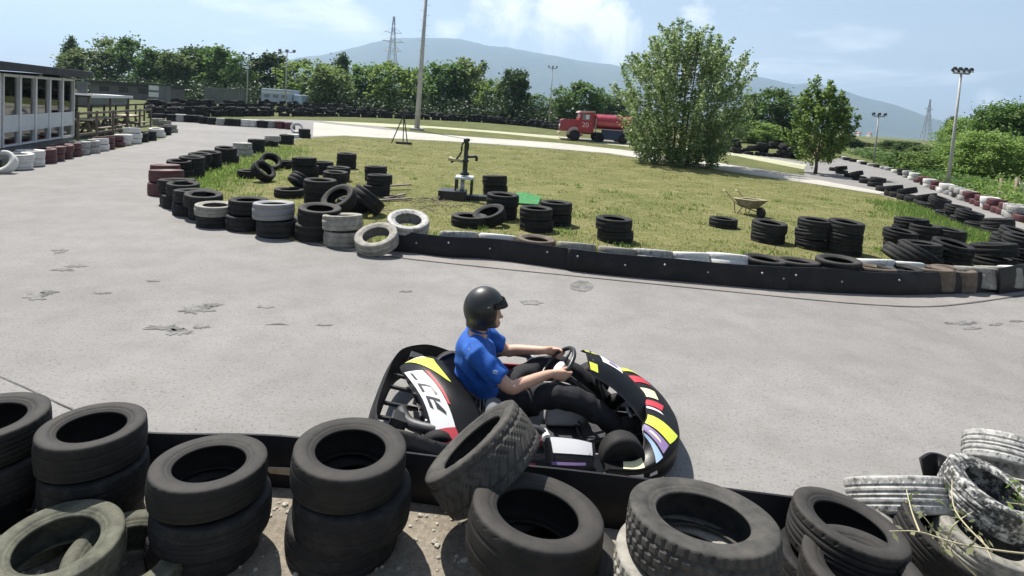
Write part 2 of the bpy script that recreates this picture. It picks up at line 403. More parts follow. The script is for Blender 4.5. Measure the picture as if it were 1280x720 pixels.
# ------------------------------------------------------------------ tyres
def tyre_mesh(key, n, style, bulge=0.0):
    """unit tyre: radius 1, width 2*hw (hw given in radius units), lying flat (axis z)"""
    hw = 0.36
    if n >= 100: tl = [-0.40+0.80*i/14 for i in range(15)]
    elif n >= 40: tl = [-0.40, -0.24, -0.21, -0.18, -0.02, 0.02, 0.18, 0.21, 0.24, 0.40]
    else: tl = [-0.40, 0, 0.40]
    prof = [(1.0-0.02*(abs(t)/0.4)**2, t*2*hw, True, t) for t in tl]
    side = [(0.975, 0.455), (0.94, 0.485), (0.87, 0.50), (0.80, 0.495), (0.735, 0.475), (0.728, 0.462), (0.70, 0.458), (0.67, 0.44), (0.66, 0.425), (0.635, 0.42), (0.615, 0.40), (0.605, 0.36)]
    inn = [(0.63, 0.34), (0.72, 0.40), (0.86, 0.42), (0.92, 0.30), (0.93, 0.0)]
    if n < 40:
        side = [(0.96, 0.47), (0.85, 0.50), (0.70, 0.46), (0.61, 0.38)]; inn = [(0.75, 0.38), (0.92, 0.0)]
    right = [(r, z*2*hw, False, 0) for r, z in side+inn]
    left = [(r, -z*2*hw, False, 0) for r, z in (side+inn[:-1])[::-1]]
    loop = prof+right+left
    k = len(loop); verts = []; faces = []; sm = []
    for i in range(n):
        a = 2*math.pi*i/n
        sag = 1+bulge*math.sin(2*a+1.0)
        for q, (r, z, tr, t) in enumerate(loop):
            d = 0.0
            if tr and n >= 100:
                j = q
                if style == 'block':
                    if j in (3, 7, 11): d = 0.028
                    elif (i + (2 if (j//4) % 2 else 0)) % 4 == 0: d = 0.026
                elif style == 'herring':
                    if j in (2, 12): d = 0.028
                    elif (i + abs(j-7)) % 5 == 0: d = 0.022
                elif style == 'rib':
                    if j in (3, 6, 8, 11): d = 0.024
                    elif j in (0, 1, 13, 14) and i % 5 == 0: d = 0.016
                elif style == 'worn':
                    if j in (4, 10): d = 0.012
                    elif j in (0, 14) and i % 4 == 0: d = 0.012
            elif tr and n >= 40 and q in (2, 7): d = 0.03
            rr = (r-d)*sag
            if n >= 100 and not tr and 0.79 < r < 0.81 and (i*7919 % 13) > 4 and (i // 18) % 3 != 1: z = z*1.018
            verts.append((rr*math.cos(a), rr*math.sin(a), z))
    for i in range(n):
        for q in range(k):
            a, b = i*k+q, ((i+1) % n)*k+q
            c, d = ((i+1) % n)*k+(q+1) % k, i*k+(q+1) % k
            faces.append((a, b, c, d)); sm.append(not (loop[q][2] and loop[(q+1) % k][2] and n >= 100))
    me = bpy.data.meshes.new('tyre_'+key); me.from_pydata(verts, [], faces)
    me.polygons.foreach_set('use_smooth', sm); me.materials.append(M['rubber'])
    return me
TM = {'block': tyre_mesh('block', 168, 'block'), 'herring': tyre_mesh('herring', 165, 'herring'), 'rib': tyre_mesh('rib', 150, 'rib', 0.01),
      'worn': tyre_mesh('worn', 120, 'worn', 0.008), 'mid': tyre_mesh('mid', 44, 'mid', 0.012), 'far': tyre_mesh('far', 22, 'far')}
def tyre(loc, D, W, label, m='rubber', mesh='mid', rot=(0, 0, 0), group=None):
    o = bpy.data.objects.new('tyre', TM[mesh]); COL.objects.link(o)
    o.location = loc; o.scale = (D/2, D/2, W/0.72)
    e = Euler((rot[0], rot[1], 0)).to_matrix() @ Euler((0, 0, rot[2] or rnd.uniform(0, 6.28))).to_matrix()
    o.rotation_euler = e.to_euler()
    o.material_slots[0].link = 'OBJECT'; o.material_slots[0].material = M[m]
    return tag(o, label, 'tyre', group)
MN = {'rubber': 'black', 'rubber_dusty_lit': 'dusty black', 'rubber_pale': 'bleached grey', 'rubber_green': 'mossy grey', 'white': 'white painted', 'white_worn': 'worn white',
      'grey_paint': 'grey painted', 'red': 'dark red', 'brown': 'brown stained', 'belt': 'black'}
LEVEL = {1: ['single'], 2: ['lower', 'upper'], 3: ['bottom', 'middle', 'top'], 4: ['bottom', 'second-lowest', 'second-highest', 'top']}
def stack(px, py, D, W, mats, where, group, mesh='mid', jit=0.03, tilt=0.03):
    """tyres piled on the ground; (px, py) is where the pile's near edge meets the ground"""
    p = Gz(px, py); d = Vector((p.x, p.y, 0)).normalized()
    c = p + d*(D/2)
    n = len(mats); z = gz(c.x, c.y)
    for i, m in enumerate(mats):
        w = W*rnd.uniform(0.94, 1.04)
        lv = LEVEL[n][i]
        lab = ('%s tyre, %s' % (MN[m], where)) if n == 1 else ('%s tyre, %s of the %s' % (MN[m], lv, where))
        dd = D*rnd.uniform(0.96, 1.04)
        tx = rnd.uniform(-tilt, tilt) if i else 0
        tyre((c.x+rnd.uniform(-jit, jit), c.y+rnd.uniform(-jit, jit), z+w/2+0.004), dd, w, lab, m, mesh, (tx, tx*0.7, 0), group)
        z += w*1.0+0.003
# ------------------------------------------------------------------ world, sun, render
SUN_EL, SUN_DIR = R(59), Vector((0.64, -0.77, 0)).normalized()      # direction the shadows fall
w = bpy.data.worlds.new('World'); scene.world = w; w.use_nodes = True
nt = w.node_tree; bg = nt.nodes['Background']
sky = nt.nodes.new('ShaderNodeTexSky'); sky.sky_type = 'NISHITA'; sky.sun_disc = False
sky.sun_elevation = SUN_EL; sky.sun_rotation = math.atan2(-SUN_DIR.x, -SUN_DIR.y); sky.air_density = 1.0; sky.dust_density = 1.2; sky.ozone_density = 1.2
tc = nt.nodes.new('ShaderNodeTexCoord')
sep = nt.nodes.new('ShaderNodeSeparateXYZ'); nt.links.new(tc.outputs['Generated'], sep.inputs[0])
zz = N(nt, 'ShaderNodeMath', operation='ADD'); nt.links.new(sep.outputs[2], zz.inputs[0]); zz.inputs[1].default_value = 0.09
vd = N(nt, 'ShaderNodeVectorMath', operation='DIVIDE'); nt.links.new(tc.outputs['Generated'], vd.inputs[0])
cz = nt.nodes.new('ShaderNodeCombineXYZ')
for i in range(3): nt.links.new(zz.outputs[0], cz.inputs[i])
nt.links.new(cz.outputs[0], vd.inputs[1])
cn = N(nt, 'ShaderNodeTexNoise', Scale=0.62, Detail=9, Roughness=0.58, Distortion=0.25); nt.links.new(vd.outputs[0], cn.inputs['Vector'])
cmask = ramp(nt, cn.outputs['Fac'], [(0.57, (0, 0, 0)), (0.64, (0.35, 0.35, 0.35)), (0.72, (0.7, 0.7, 0.7))])
cn2 = N(nt, 'ShaderNodeTexNoise', Scale=0.25, Detail=3, Roughness=0.5); nt.links.new(vd.outputs[0], cn2.inputs['Vector'])
veil = ramp(nt, cn2.outputs['Fac'], [(0.35, (0.02, 0.02, 0.02)), (0.7, (0.26, 0.26, 0.26))])
s1 = mixc(nt, veil, sky.outputs[0], (9.6, 10.3, 10.4))
fluff = N(nt, 'ShaderNodeTexNoise', Scale=9.0, Detail=9, Roughness=0.66, Distortion=0.5); nt.links.new(tc.outputs['Generated'], fluff.inputs['Vector'])
for cx_, cy_, sz_ in ((705, 14, .20), (640, 8, .15), (755, 36, .13), (430, -4, .08), (868, 18, .07), (560, 40, .06), (1238, 126, .030), (1255, 131, .022), (905, 92, .07)):
    dr_ = ray(cx_, cy_).normalized()
    dt = N(nt, 'ShaderNodeVectorMath', operation='DISTANCE'); nt.links.new(tc.outputs['Generated'], dt.inputs[0]); dt.inputs[1].default_value = dr_
    mr_ = N(nt, 'ShaderNodeMapRange'); nt.links.new(dt.outputs['Value'], mr_.inputs[0]); mr_.inputs[1].default_value = sz_; mr_.inputs[2].default_value = 0.0; mr_.inputs[3].default_value = -0.30; mr_.inputs[4].default_value = 0.14
    ad_ = N(nt, 'ShaderNodeMath', operation='ADD'); nt.links.new(mr_.outputs[0], ad_.inputs[0]); nt.links.new(fluff.outputs['Fac'], ad_.inputs[1])
    mx_ = N(nt, 'ShaderNodeMath', operation='MAXIMUM'); nt.links.new(cmask, mx_.inputs[0]); nt.links.new(ramp(nt, ad_.outputs[0], [(0.46, (0, 0, 0)), (0.68, (0.85, 0.85, 0.85))]), mx_.inputs[1])
    cmask = mx_.outputs[0]
s2 = mixc(nt, cmask, s1, (12.6, 12.6, 12.6))
nt.links.new(s2, bg.inputs[0]); bg.inputs[1].default_value = 0.066
sun_d = bpy.data.lights.new('sun', 'SUN'); sun_d.energy = 5.0; sun_d.angle = R(0.53); sun_d.color = (1.0, 0.955, 0.88)
sun = bpy.data.objects.new('sun', sun_d); COL.objects.link(sun)
sd = Vector((SUN_DIR.x*math.cos(SUN_EL), SUN_DIR.y*math.cos(SUN_EL), -math.sin(SUN_EL)))
sun.rotation_euler = sd.to_track_quat('-Z', 'Y').to_euler(); sun.location = (-20, 15, 40)
vs_ = scene.view_settings; vs_.view_transform = 'Standard'; vs_.look = 'None'; vs_.exposure = 0.88; vs_.gamma = 1.0; vs_.use_curve_mapping = False
scene.cycles.max_bounces = 6; scene.cycles.transparent_max_bounces = 12; scene.cycles.volume_bounces = 0
scene.cycles.caustics_reflective = False; scene.cycles.caustics_refractive = False
try: scene.cycles.use_denoising = True
except Exception: pass

# ------------------------------------------------------------------ ground, track, grass
bm = bmesh.new()
ys = [-30, -10, 0, 10, 20] + list(range(30, 62, 2)) + [80, 120, 200, 350, 600, 1000, 1800, 3000, 4500, 7000]
xs = [-8000, -3000, -1200, -500, -200, -100, -50, -20, 0, 20, 50, 100, 200, 500, 1200, 3000, 8000]
g = [[bm.verts.new((x, y, gz(x, y))) for x in xs] for y in ys]
for i in range(len(ys)-1):
    for j in range(len(xs)-1): bm.faces.new((g[i][j], g[i][j+1], g[i+1][j+1], g[i+1][j]))
struct('ground', bm, 'field')

track = pix([(0, 219), (20, 214), (66, 203), (119, 192), (170, 181), (205, 173), (219, 165), (200, 156), (190, 152), (205, 150), (250, 150), (300, 149), (345, 149), (420, 151.5), (460, 153.5), (500, 156), (540, 158),
             (620, 164), (700, 170), (800, 179), (920, 189), (1010, 203), (1040, 200), (1058, 196), (1110, 212), (1170, 236), (1215, 253), (1280, 280)])
last = track[-1]
track = [(-30, -8), (-30, 6), (-16, 11)] + track + [(last[0]+3, last[1]-4), (22, 3), (22, -8)]
sheet('track', track, 0.004, 'asphalt')
ISL_FRONT = [(205, 246), (216, 262), (240, 276), (272, 285), (320, 294), (372, 302), (420, 307), (470, 310), (510, 314), (560, 319), (620, 323), (700, 334), (780, 343), (860, 350), (950, 358), (1040, 364), (1120, 367), (1200, 365), (1290, 360)]
ISL = pix([(391, 172), (430, 170), (480, 173), (560, 177), (650, 183), (760, 192), (880, 210), (1000, 228), (1100, 243.5), (1130, 252), (1165, 266), (1200, 280), (1232, 294), (1300, 326)]) 
ISL = ISL + pix(ISL_FRONT[::-1]) + pix([(198, 232), (205, 222), (226, 216), (252, 209), (280, 201), (310, 189), (345, 180), (372, 174)])
sheet('lawn', ISL, 0.010, 'lawn')
# pale worn strip of older surface in front of the island, and the seam where the two meet
EDGE = [(238, 262), (300, 285), (360, 300), (420, 312), (500, 323), (600, 334), (700, 344), (800, 354), (900, 364), (1000, 374), (1080, 381), (1160, 384), (1230, 377), (1300, 366)]
sheet('track_edge', pix(EDGE) + pix([(x, y-2) for x, y in ISL_FRONT[2:]][::-1]), 0.007, 'asphalt_edge')
def crack(name, pts, wpx, m='seam', z=0.011):
    a = pix(pts); L = []; Rr = []
    for i, p in enumerate(a):
        q = Vector(a[min(i+1, len(a)-1)])-Vector(a[max(i-1, 0)]); nrm = Vector((-q.y, q.x)).normalized()*wpx*rnd.uniform(0.5, 1.4)
        L.append((p[0]+nrm.x, p[1]+nrm.y)); Rr.append((p[0]-nrm.x, p[1]-nrm.y))
    sheet(name, L+Rr[::-1], z, m)
crack('track_seam', [tuple(v)[:2] for v in bez([(x, y, 0) for x, y in EDGE], 4)], 0.014)
crack('track_seam', [(-40, 455), (0, 472), (30, 485), (60, 499), (74, 506), (90, 513), (104, 530)], 0.004)
def ragged(pxs, z, m='asphalt_dark'):
    a = pix(pxs); out = []
    for i, p in enumerate(a):
        q = a[(i+1) % len(a)]
        for k in range(6):
            t = k/6; L = math.hypot(q[0]-p[0], q[1]-p[1])
            out.append((p[0]+(q[0]-p[0])*t+rnd.uniform(-.07, .07)*min(1, L), p[1]+(q[1]-p[1])*t+rnd.uniform(-.07, .07)*min(1, L)))
    bm = bmesh.new()
    sheet('road_patch', out, z, m)
def blotch(cx, cy, rx, ry, n=16, rag=0.3, z=0.008, m='asphalt_dark'):
    pts = []
    for i in range(n*2):
        a = math.pi*i/n; k = rnd.uniform(1-rag, 1+rag*0.3)
        pts.append((cx+rx*math.cos(a)*k, cy+ry*math.sin(a)*k))
    sheet('road_patch', pix(pts), z, m)
for cx, cy, rx, ry, rag in ((727, 358, 15, 7, 0.12), (664, 379, 15, 3.2, 0.3), (75, 315, 12, 4, 0.6), (44, 371, 15, 6, 0.55), (62, 366, 12, 2.5, 0.5), (245, 387, 24, 6, 0.6), (266, 382, 14, 3, 0.6),
                            (205, 411, 26, 4, 0.6), (225, 416, 20, 4.5, 0.6), (250, 409, 14, 3, 0.6), (95, 333, 18, 2, 0.6), (75, 338, 20, 1.8, 0.6), (1203, 404, 22, 3, 0.65), (1215, 411, 12, 2, 0.6),
                            (1245, 406, 10, 2.2, 0.6), (130, 367, 14, 1.6, 0.6), (330, 384, 12, 2, 0.7), (345, 406, 16, 1.5, 0.6), (1270, 402, 9, 1.5, 0.5), (508, 365, 9, 1.4, .5), (405, 407, 12, 1.4, .6), (190, 352, 9, 1.3, .5)):
    blotch(cx, cy, rx, ry, rag=rag)
P1 = [(392, 153), (470, 161), (520, 166), (600, 172), (700, 179), (780, 187.5), (900, 204), (1000, 221), (1108, 241)]
P1b = [(1098, 243), (1000, 227.5), (880, 209.5), (760, 191.5), (650, 182.5), (560, 176.5), (480, 172.5), (430, 169.5), (391, 171)]
sheet('path', pix(P1)+pix(P1b), 0.013, 'concrete_path')
P2 = [(400, 151.5), (470, 154), (540, 158), (620, 164), (700, 171), (800, 181), (920, 191), (1008, 206)]
P2b = [(1005, 212), (920, 195), (800, 185), (700, 174.3), (620, 166.5), (540, 160.5), (478, 158.5), (430, 155)]
sheet('path', pix(P2)+pix(P2b), 0.015, 'verge_path')
sheet('verge', pix([(478, 158.6), (540, 160.7), (620, 166.7), (700, 174.6), (800, 185.3), (920, 195.3), (1005, 212.3)]) + pix([(1005, 219), (900, 203.7), (780, 187.3), (700, 178.9), (600, 171.8), (520, 165.8)]), 0.018, 'verge')
# bare soil on the near side of the belt
sheet('dirt', [(-6, 3.02), (-1.3, 3.04), (1.4, 2.83), (3.0, 2.5), (8, 1.5), (8, -4), (-6, -4)], 0.012, 'dirt')

# ------------------------------------------------------------------ mountain and haze
ridge_px = [(-300, 116), (0, 112), (150, 104), (300, 98), (370, 79), (430, 63), (480, 55), (520, 51.5), (580, 54), (640, 61), (700, 71), (770, 83), (850, 96), (940, 102), (1000, 106), (1040, 112), (1080, 128), (1120, 147), (1160, 165), (1185, 172), (1240, 176), (1400, 184)]
RY = 5000.0
ridge = [at(x, y, RY) for x, y in ridge_px]
def ridge_h(x):
    for a, b in zip(ridge[:-1], ridge[1:]):
        if a.x <= x <= b.x: return a.z+(b.z-a.z)*(x-a.x)/(b.x-a.x)
    return ridge[0].z if x < ridge[0].x else ridge[-1].z
bm = bmesh.new(); NX, NY = 150, 44
x0, x1 = ridge[0].x, ridge[-1].x
g = []
for j in range(NY+1):
    row = []
    for i in range(NX+1):
        x = x0+(x1-x0)*i/NX; t = j/NY; y = 3300+3000*t
        h = ridge_h(x*RY/max(y, RY) if y > RY else x)
        k = ss(3300, RY, y)**0.8 if y <= RY else 1-0.6*ss(RY, 6300, y)
        nz = noise.fractal(Vector((x/420, y/900, 3.1)), 1.0, 2.0, 6)
        fold = abs(noise.noise(Vector((x/330+0.4*math.sin(y/500), y/2600, 0.7))))
        z = max(0.2, h)*k*(1+0.10*nz*(1-0.75*(abs(y-RY) < 90))) - 130*fold*k*(1-k)*2*min(1, h/300)
        row.append(bm.verts.new((x, y, max(-2, z)+0.6)))
    g.append(row)
for j in range(NY):
    for i in range(NX): bm.faces.new((g[j][i], g[j][i+1], g[j+1][i+1], g[j+1][i]))
struct('mountain', bm, 'hill', smooth=True)
bm = bmesh.new(); box(bm, (0, 3500, 318), (17000, 7400, 640))
hz = obj('haze', bm); hz['kind'] = 'stuff'
hm = bpy.data.materials.new('haze'); hm.use_nodes = True; hn = hm.node_tree
hn.nodes.remove(hn.nodes['Principled BSDF'])
pv = hn.nodes.new('ShaderNodeVolumePrincipled'); pv.inputs['Color'].default_value = (0.55, 0.75, 1.0, 1); pv.inputs['Density'].default_value = 0.00021; pv.inputs['Anisotropy'].default_value = 0.25
hn.links.new(pv.outputs[0], hn.nodes['Material Output'].inputs['Volume'])
hz.data.materials.append(hm)

# ------------------------------------------------------------------ vegetation
def leaf(V, Fc, c, size, rr, asp=0.55):
    th, ph = rr.uniform(0, 6.283), math.acos(rr.uniform(-1, 1))
    d = Vector((math.sin(ph)*math.cos(th), math.sin(ph)*math.sin(th), abs(math.cos(ph))+0.25)).normalized()
    s, u = frame_from(d); a = rr.uniform(0, 6.283)
    e = s*math.cos(a)+u*math.sin(a); f = d.cross(e)
    k = len(V); L = size*rr.uniform(0.7, 1.25)
    V += [c-e*L*0.5, c+f*L*asp*0.5+e*L*0.05, c+e*L*0.5, c-f*L*asp*0.5+e*L*0.05]
    Fc.append((k, k+1, k+2, k+3))
def mesh_from(name, V, Fc, m):
    me = bpy.data.meshes.new(name); me.from_pydata([tuple(v) for v in V], [], Fc); me.materials.append(M[m]); return me
def crown_mesh(seed, nclump, per, size, shape, m):
    """unit crown: x,y in -0.5..0.5, z 0..1"""
    rr = random.Random(seed); V, Fc = [], []
    for _ in range(nclump):
        z = rr.random()
        if shape == 'round': prof = math.sqrt(max(0, 1-(2*z-1)**2))*0.5+0.06
        elif shape == 'cone': prof = 0.5*(1-z)**0.8+0.03
        elif shape == 'tall': prof = 0.5*min(1, (1-z)*2.4)**0.6*(0.75+0.25*math.sin(z*9+seed))
        else: prof = 0.5*(0.9-0.45*z**2.5)*min(1, 0.75+z)
        a = rr.uniform(0, 6.283); r = prof*math.sqrt(rr.uniform(0.12, 1))*rr.uniform(0.75, 1.12)
        c = Vector((r*math.cos(a), r*math.sin(a), z*0.93+0.02)); cr = rr.uniform(0.055, 0.12)
        for _ in range(per):
            o = Vector((rr.gauss(0, 1), rr.gauss(0, 1), rr.gauss(0, 0.8)))*cr*0.62
            leaf(V, Fc, c+o, size, rr, 0.7)
    return mesh_from('crown', V, Fc, m)
def trunk_mesh(seed, name='trunk', nl=5):
    rr = random.Random(seed); bm = bmesh.new()
    top = Vector((rr.uniform(-.05, .05), rr.uniform(-.05, .05), 0.8))
    pts = bez([(0, 0, -0.01), (rr.uniform(-.02, .02), rr.uniform(-.02, .02), 0.3), tuple(top*0.75), tuple(top)], 3)
    loft(bm, pts, [0.028*(1-0.8*i/(len(pts)-1)) for i in range(len(pts))], 7)
    for i in range(nl):
        z = rr.uniform(0.2, 0.6); a = rr.uniform(0, 6.283); q = Vector((math.cos(a), math.sin(a), 0))
        b0 = Vector((0, 0, z)); loft(bm, [b0, b0+q*0.15+Vector((0, 0, .1)), b0+q*0.32+Vector((0, 0, .25))], [0.013, 0.009, 0.004], 5)
    return to_mesh(bm, name, True)
CR = {}
for k, (sd_, ncl, per, sz, shp, m) in {'oak': (1, 105, 52, 0.062, 'bush', 'leaf'), 'ash': (2, 95, 52, 0.06, 'round', 'leaf'), 'olive': (3, 100, 48, 0.06, 'bush', 'leaf_olive'), 'fir': (4, 90, 55, 0.055, 'cone', 'leaf_dark'),
        'dark': (5, 120, 52, 0.064, 'bush', 'leaf_dark'), 'airy': (6, 52, 42, 0.05, 'tall', 'leaf_olive'), 'tall': (7, 90, 48, 0.058, 'tall', 'leaf'), 'round': (8, 130, 60, 0.055, 'round', 'leaf'), 'bright': (9, 100, 50, 0.062, 'round', 'leaf_bright'), 'near': (10, 230, 90, 0.034, 'bush', 'leaf'), 'nearb': (11, 230, 90, 0.034, 'round', 'leaf_bright')}.items():
    CR[k] = crown_mesh(sd_, ncl, per, sz, shp, m)
TR = [trunk_mesh(21), trunk_mesh(22), trunk_mesh(23)]
for t_ in TR: t_.materials.append(M['bark'])
def tree(px, top, wpx, Y, kind, label, name='tree', cat='tree', group=None, low=0.05):
    b = at(px, 150, Y); gzz = gz(b.x, Y)
    depth = (Vector((b.x, Y, gzz))-Vector((0, 0, CAMH))).dot(_f)
    topz = at(px, top, Y).z; H = topz-gzz; W = wpx*depth/F*1.2
    t = thing(name, label, cat, (b.x, Y, gzz-0.02), rnd.uniform(0, 6.28), group)
    tr = obj('trunk', TR[rnd.randrange(3)], None, t); tr.scale = (max(0.3, W*0.6)*1.0, max(0.3, W*0.6), H)
    cr = obj('crown', CR[kind], None, t); cr.scale = (W, W, H*(1-low)*1.02); cr.location = (0, 0, H*low)
    return t
BT = 'trees behind the far track'
tree(88, 47, 32, 86, 'fir', 'dark pointed conifer rising behind the right end of the glazed pavilion roof', 'conifer', group=BT)
tree(108, 62, 66, 80, 'olive', 'broad olive green tree beside the dark pointed conifer', group=BT)
tree(128, 44, 56, 92, 'airy', 'thin airy tree with sky showing through, above the low dark building', group=BT)
tree(160, 48, 52, 84, 'tall', 'tall narrow green tree above the middle of the low dark building', group=BT)
tree(190, 63, 50, 82, 'oak', 'green tree directly above the small grey kiosk', group=BT)
tree(216, 66, 52, 80, 'olive', 'olive tree immediately right of the tree above the grey kiosk', group=BT)
tree(243, 62, 54, 84, 'dark', 'dark green tree left of the grey container', group=BT)
tree(270, 60, 60, 82, 'oak', 'large green tree directly above the grey container', group=BT)
tree(296, 70, 40, 80, 'ash', 'smaller rounded tree just left of the thin lamp mast by the container', group=BT)
tree(334, 68, 58, 84, 'dark', 'dark dense tree between the two thin lamp masts', group=BT)
tree(386, 76, 66, 78, 'bright', 'bright leafy tree just right of the lamp mast by the pale blue trailer', group=BT)
tree(424, 68, 40, 90, 'fir', 'dark pointed tree peaking above lighter foliage below the ridge', 'conifer', group=BT)
tree(410, 84, 60, 72, 'olive', 'low olive tree in front of the dark pointed peak', group=BT)
tree(455, 82, 58, 78, 'oak', 'green tree left of the foot of the distant pylon', group=BT)
tree(492, 80, 58, 76, 'bright', 'fresh green tree hiding the foot of the distant pylon', group=BT)
tree(522, 84, 40, 80, 'ash', 'tree standing right behind the tall central pole', group=BT)
tree(552, 80, 58, 76, 'oak', 'green tree just right of the tall central pole', group=BT)
tree(584, 75, 56, 78, 'olive', 'tallest crown of the clump right of the tall central pole', group=BT)
tree(612, 100, 36, 74, 'bright', 'low tree stepping down at the right end of the central clump', group=BT)
tree(641, 89, 42, 72, 'dark', 'lone dark narrow tree against the mountain', group=BT)
tree(668, 118, 44, 80, 'ash', 'low tree between the lone dark tree and the middle lamp mast', group=BT)
tree(697, 122, 40, 84, 'olive', 'low olive tree behind the middle lamp mast', group=BT)
tree(726, 104, 56, 70, 'round', 'rounded green tree rising behind the cab of the red truck', group=BT)
tree(765, 124, 44, 76, 'dark', 'dark low tree behind the tank of the red truck', group=BT)
tree(962, 112, 58, 58, 'round', 'rounded tree right of the big bushy tree, against the mountain', group=BT)
tree(920, 138, 48, 62, 'oak', 'low tree just right of the big bushy tree', group=BT)
tree(896, 150, 46, 60, 'dark', 'dark shrub half hidden behind the big bushy tree', 'shrub', 'shrub', BT)
tree(945, 152, 50, 54, 'bright', 'bright low shrub under the rounded tree', 'shrub', 'shrub', BT)
tree(990, 150, 40, 56, 'dark', 'dark shrub just left of the small young tree on the lawn', 'shrub', 'shrub', BT)
tree(1060, 172, 40, 58, 'dark', 'dark shrub behind the white signboard', 'shrub', 'shrub', BT)
# low understorey along the far wall, a continuous thicket
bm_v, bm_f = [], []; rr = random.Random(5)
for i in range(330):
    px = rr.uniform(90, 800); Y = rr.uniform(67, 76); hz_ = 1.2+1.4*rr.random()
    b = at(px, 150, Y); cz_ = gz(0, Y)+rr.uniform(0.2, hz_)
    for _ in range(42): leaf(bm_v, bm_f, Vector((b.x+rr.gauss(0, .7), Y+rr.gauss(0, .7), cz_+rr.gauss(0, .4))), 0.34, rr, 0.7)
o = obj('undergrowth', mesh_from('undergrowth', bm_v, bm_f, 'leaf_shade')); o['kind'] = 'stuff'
GR = 'trees and shrubs along the right straight'
for a in ((1082, 178, 34, 70, 'dark', 'dark bush behind the cream signboard'), (1105, 186, 32, 56, 'bright', 'bright rounded bush beside the pale cream sheet'),
          (1122, 176, 38, 58, 'oak', 'green bush between the far lamp mast and the pylon foot'), (1142, 178, 36, 52, 'dark', 'dark bush in front of the right pylon foot'),
          (1160, 182, 38, 46, 'olive', 'olive bush left of the right lamp mast'), (1168, 196, 36, 40, 'bright', 'low bright bush at the left of the right lamp mast foot'),
          (1130, 196, 34, 48, 'oak', 'low round bush on the verge of the right straight below the pylon'), (1150, 205, 30, 42, 'ash', 'small round bush by the red tyres of the right straight'),
          (1112, 192, 42, 44, 'olive', 'olive bush on the verge just right of the pale yellowish sheet'), (1138, 190, 46, 38, 'oak', 'widest green bush on the right verge, below the pylon'), (1166, 190, 46, 34, 'bright', 'bright broad bush between the pylon and the right lamp mast')):
    tree(*a[:5], a[5], 'bush', 'bush', GR)
for a in ((1191, 147, 30, 50, 'fir', 'dark poplar-like tree right behind the right lamp mast', 'near'), (1216, 148, 62, 40, 'nearb', 'middle-sized round tree right of the right lamp mast', ''),
          (1256, 131, 84, 33, 'near', 'tallest leafy tree above the wooden posts', ''), (1305, 138, 84, 34, 'nearb', 'leafy tree cut by the right picture edge', ''),
          (1207, 172, 60, 33, 'near', 'low leafy tree hugging the foot of the right lamp mast', ''), (1236, 165, 74, 30, 'nearb', 'bushy tree with foliage to the ground left of the wooden posts', '')):
    tree(*a[:5], a[5], group=GR)

# --- the big bushy tree on the lawn: many upright shoots
def shoot_tree(name, px, py, top, wpx, label, nshoot, leafsize, m, trunkh, seed, per=120, sun_lean=0.0):
    b = Gz(px, py); depth = (b-Vector((0, 0, CAMH))).dot(_f); H = (py-top)*depth/F; Wd = wpx*depth/F
    t = thing(name, label, 'tree', (b.x, b.y, b.z))
    rr = random.Random(seed); V, Fc = [], []; tb = bmesh.new()
    stems = []
    for i in range(9):
        a = 6.283*i/9+rr.uniform(-.3, .3); k = rr.uniform(0.25, 0.75)
        p0 = Vector((0.06*Wd*math.cos(a), 0.06*Wd*math.sin(a), 0)); 
        if trunkh > 0: p0 = Vector((0, 0, trunkh*rr.uniform(.6, 1)))
        p1 = Vector((Wd*0.24*k*math.cos(a), Wd*0.24*k*math.sin(a), H*0.35+trunkh*0.3)); p2 = Vector((Wd*0.4*k*math.cos(a), Wd*0.4*k*math.sin(a), H*rr.uniform(0.7, 0.85)))
        pts = bez([p0, p1, p2], 5); loft(tb, pts, [0.011*H*(1-0.85*q/(len(pts)-1)) for q in range(len(pts))], 6); stems.append(pts)
    if trunkh > 0: loft(tb, [(0, 0, -0.05), (0.02, 0, trunkh*0.5), (0, 0.02, trunkh*1.05)], [0.022*H, 0.018*H, 0.015*H], 8)
    for i in range(nshoot):
        a = rr.uniform(0, 6.283); zt = rr.uniform(0.06 if trunkh == 0 else trunkh/H+0.05, 1.0)
        prof = 0.5*(math.sin(min(1, (zt+0.10)/0.62)*math.pi/2)**0.7 if zt < 0.5 else (max(0.02, 1-((zt-0.45)/0.60)**2))**0.62)
        r = prof*Wd*math.sqrt(rr.uniform(0.10, 1.0))
        tip = Vector((r*math.cos(a), r*math.sin(a), zt*H*rr.uniform(0.9, 1.0)))
        L = H*rr.uniform(0.10, 0.2); tip = tip*(1+0.10*rr.random()**2)+Vector((0, 0, H*0.07*rr.random()**3))
        up = Vector((math.cos(a)*0.75*(r/(Wd*.5)), math.sin(a)*0.75*(r/(Wd*.5)), rr.uniform(0.5, 1.0))).normalized()
        base = tip-up*L
        loft(tb, [base, tip], [0.0016*H, 0.0006*H], 3, cap=False)
        st = stems[rr.randrange(9)]; q = min(st, key=lambda p: (p-base).length)
        if i % 3 == 0: loft(tb, [q, base], [0.003*H, 0.0016*H], 4, cap=False)
        for k in range(per):
            u = rr.random()**0.8; sp = L*0.11*(1.15-u)+leafsize*0.22
            c = base+up*(L*u)+Vector((rr.gauss(0, sp), rr.gauss(0, sp), rr.gauss(0, sp)))
            if c.z > 0.05: leaf(V, Fc, c, leafsize, rr, 0.62)
    obj('trunk', tb, 'bark', t, smooth=True)
    o = obj('crown', mesh_from('crown', V, Fc, m), None, t)
    return t
shoot_tree('tree', 848, 206, 40, 188, 'big bushy silver-leaved tree with foliage down to the lawn beside the red truck', 620, 0.16, 'leaf_silver', 0.0, 31, 52)
shoot_tree('tree', 1019, 217, 108, 84, 'small young tree with pale trunk at the right end of the pale path', 190, 0.17, 'leaf_bright', 0.75, 32, 50)

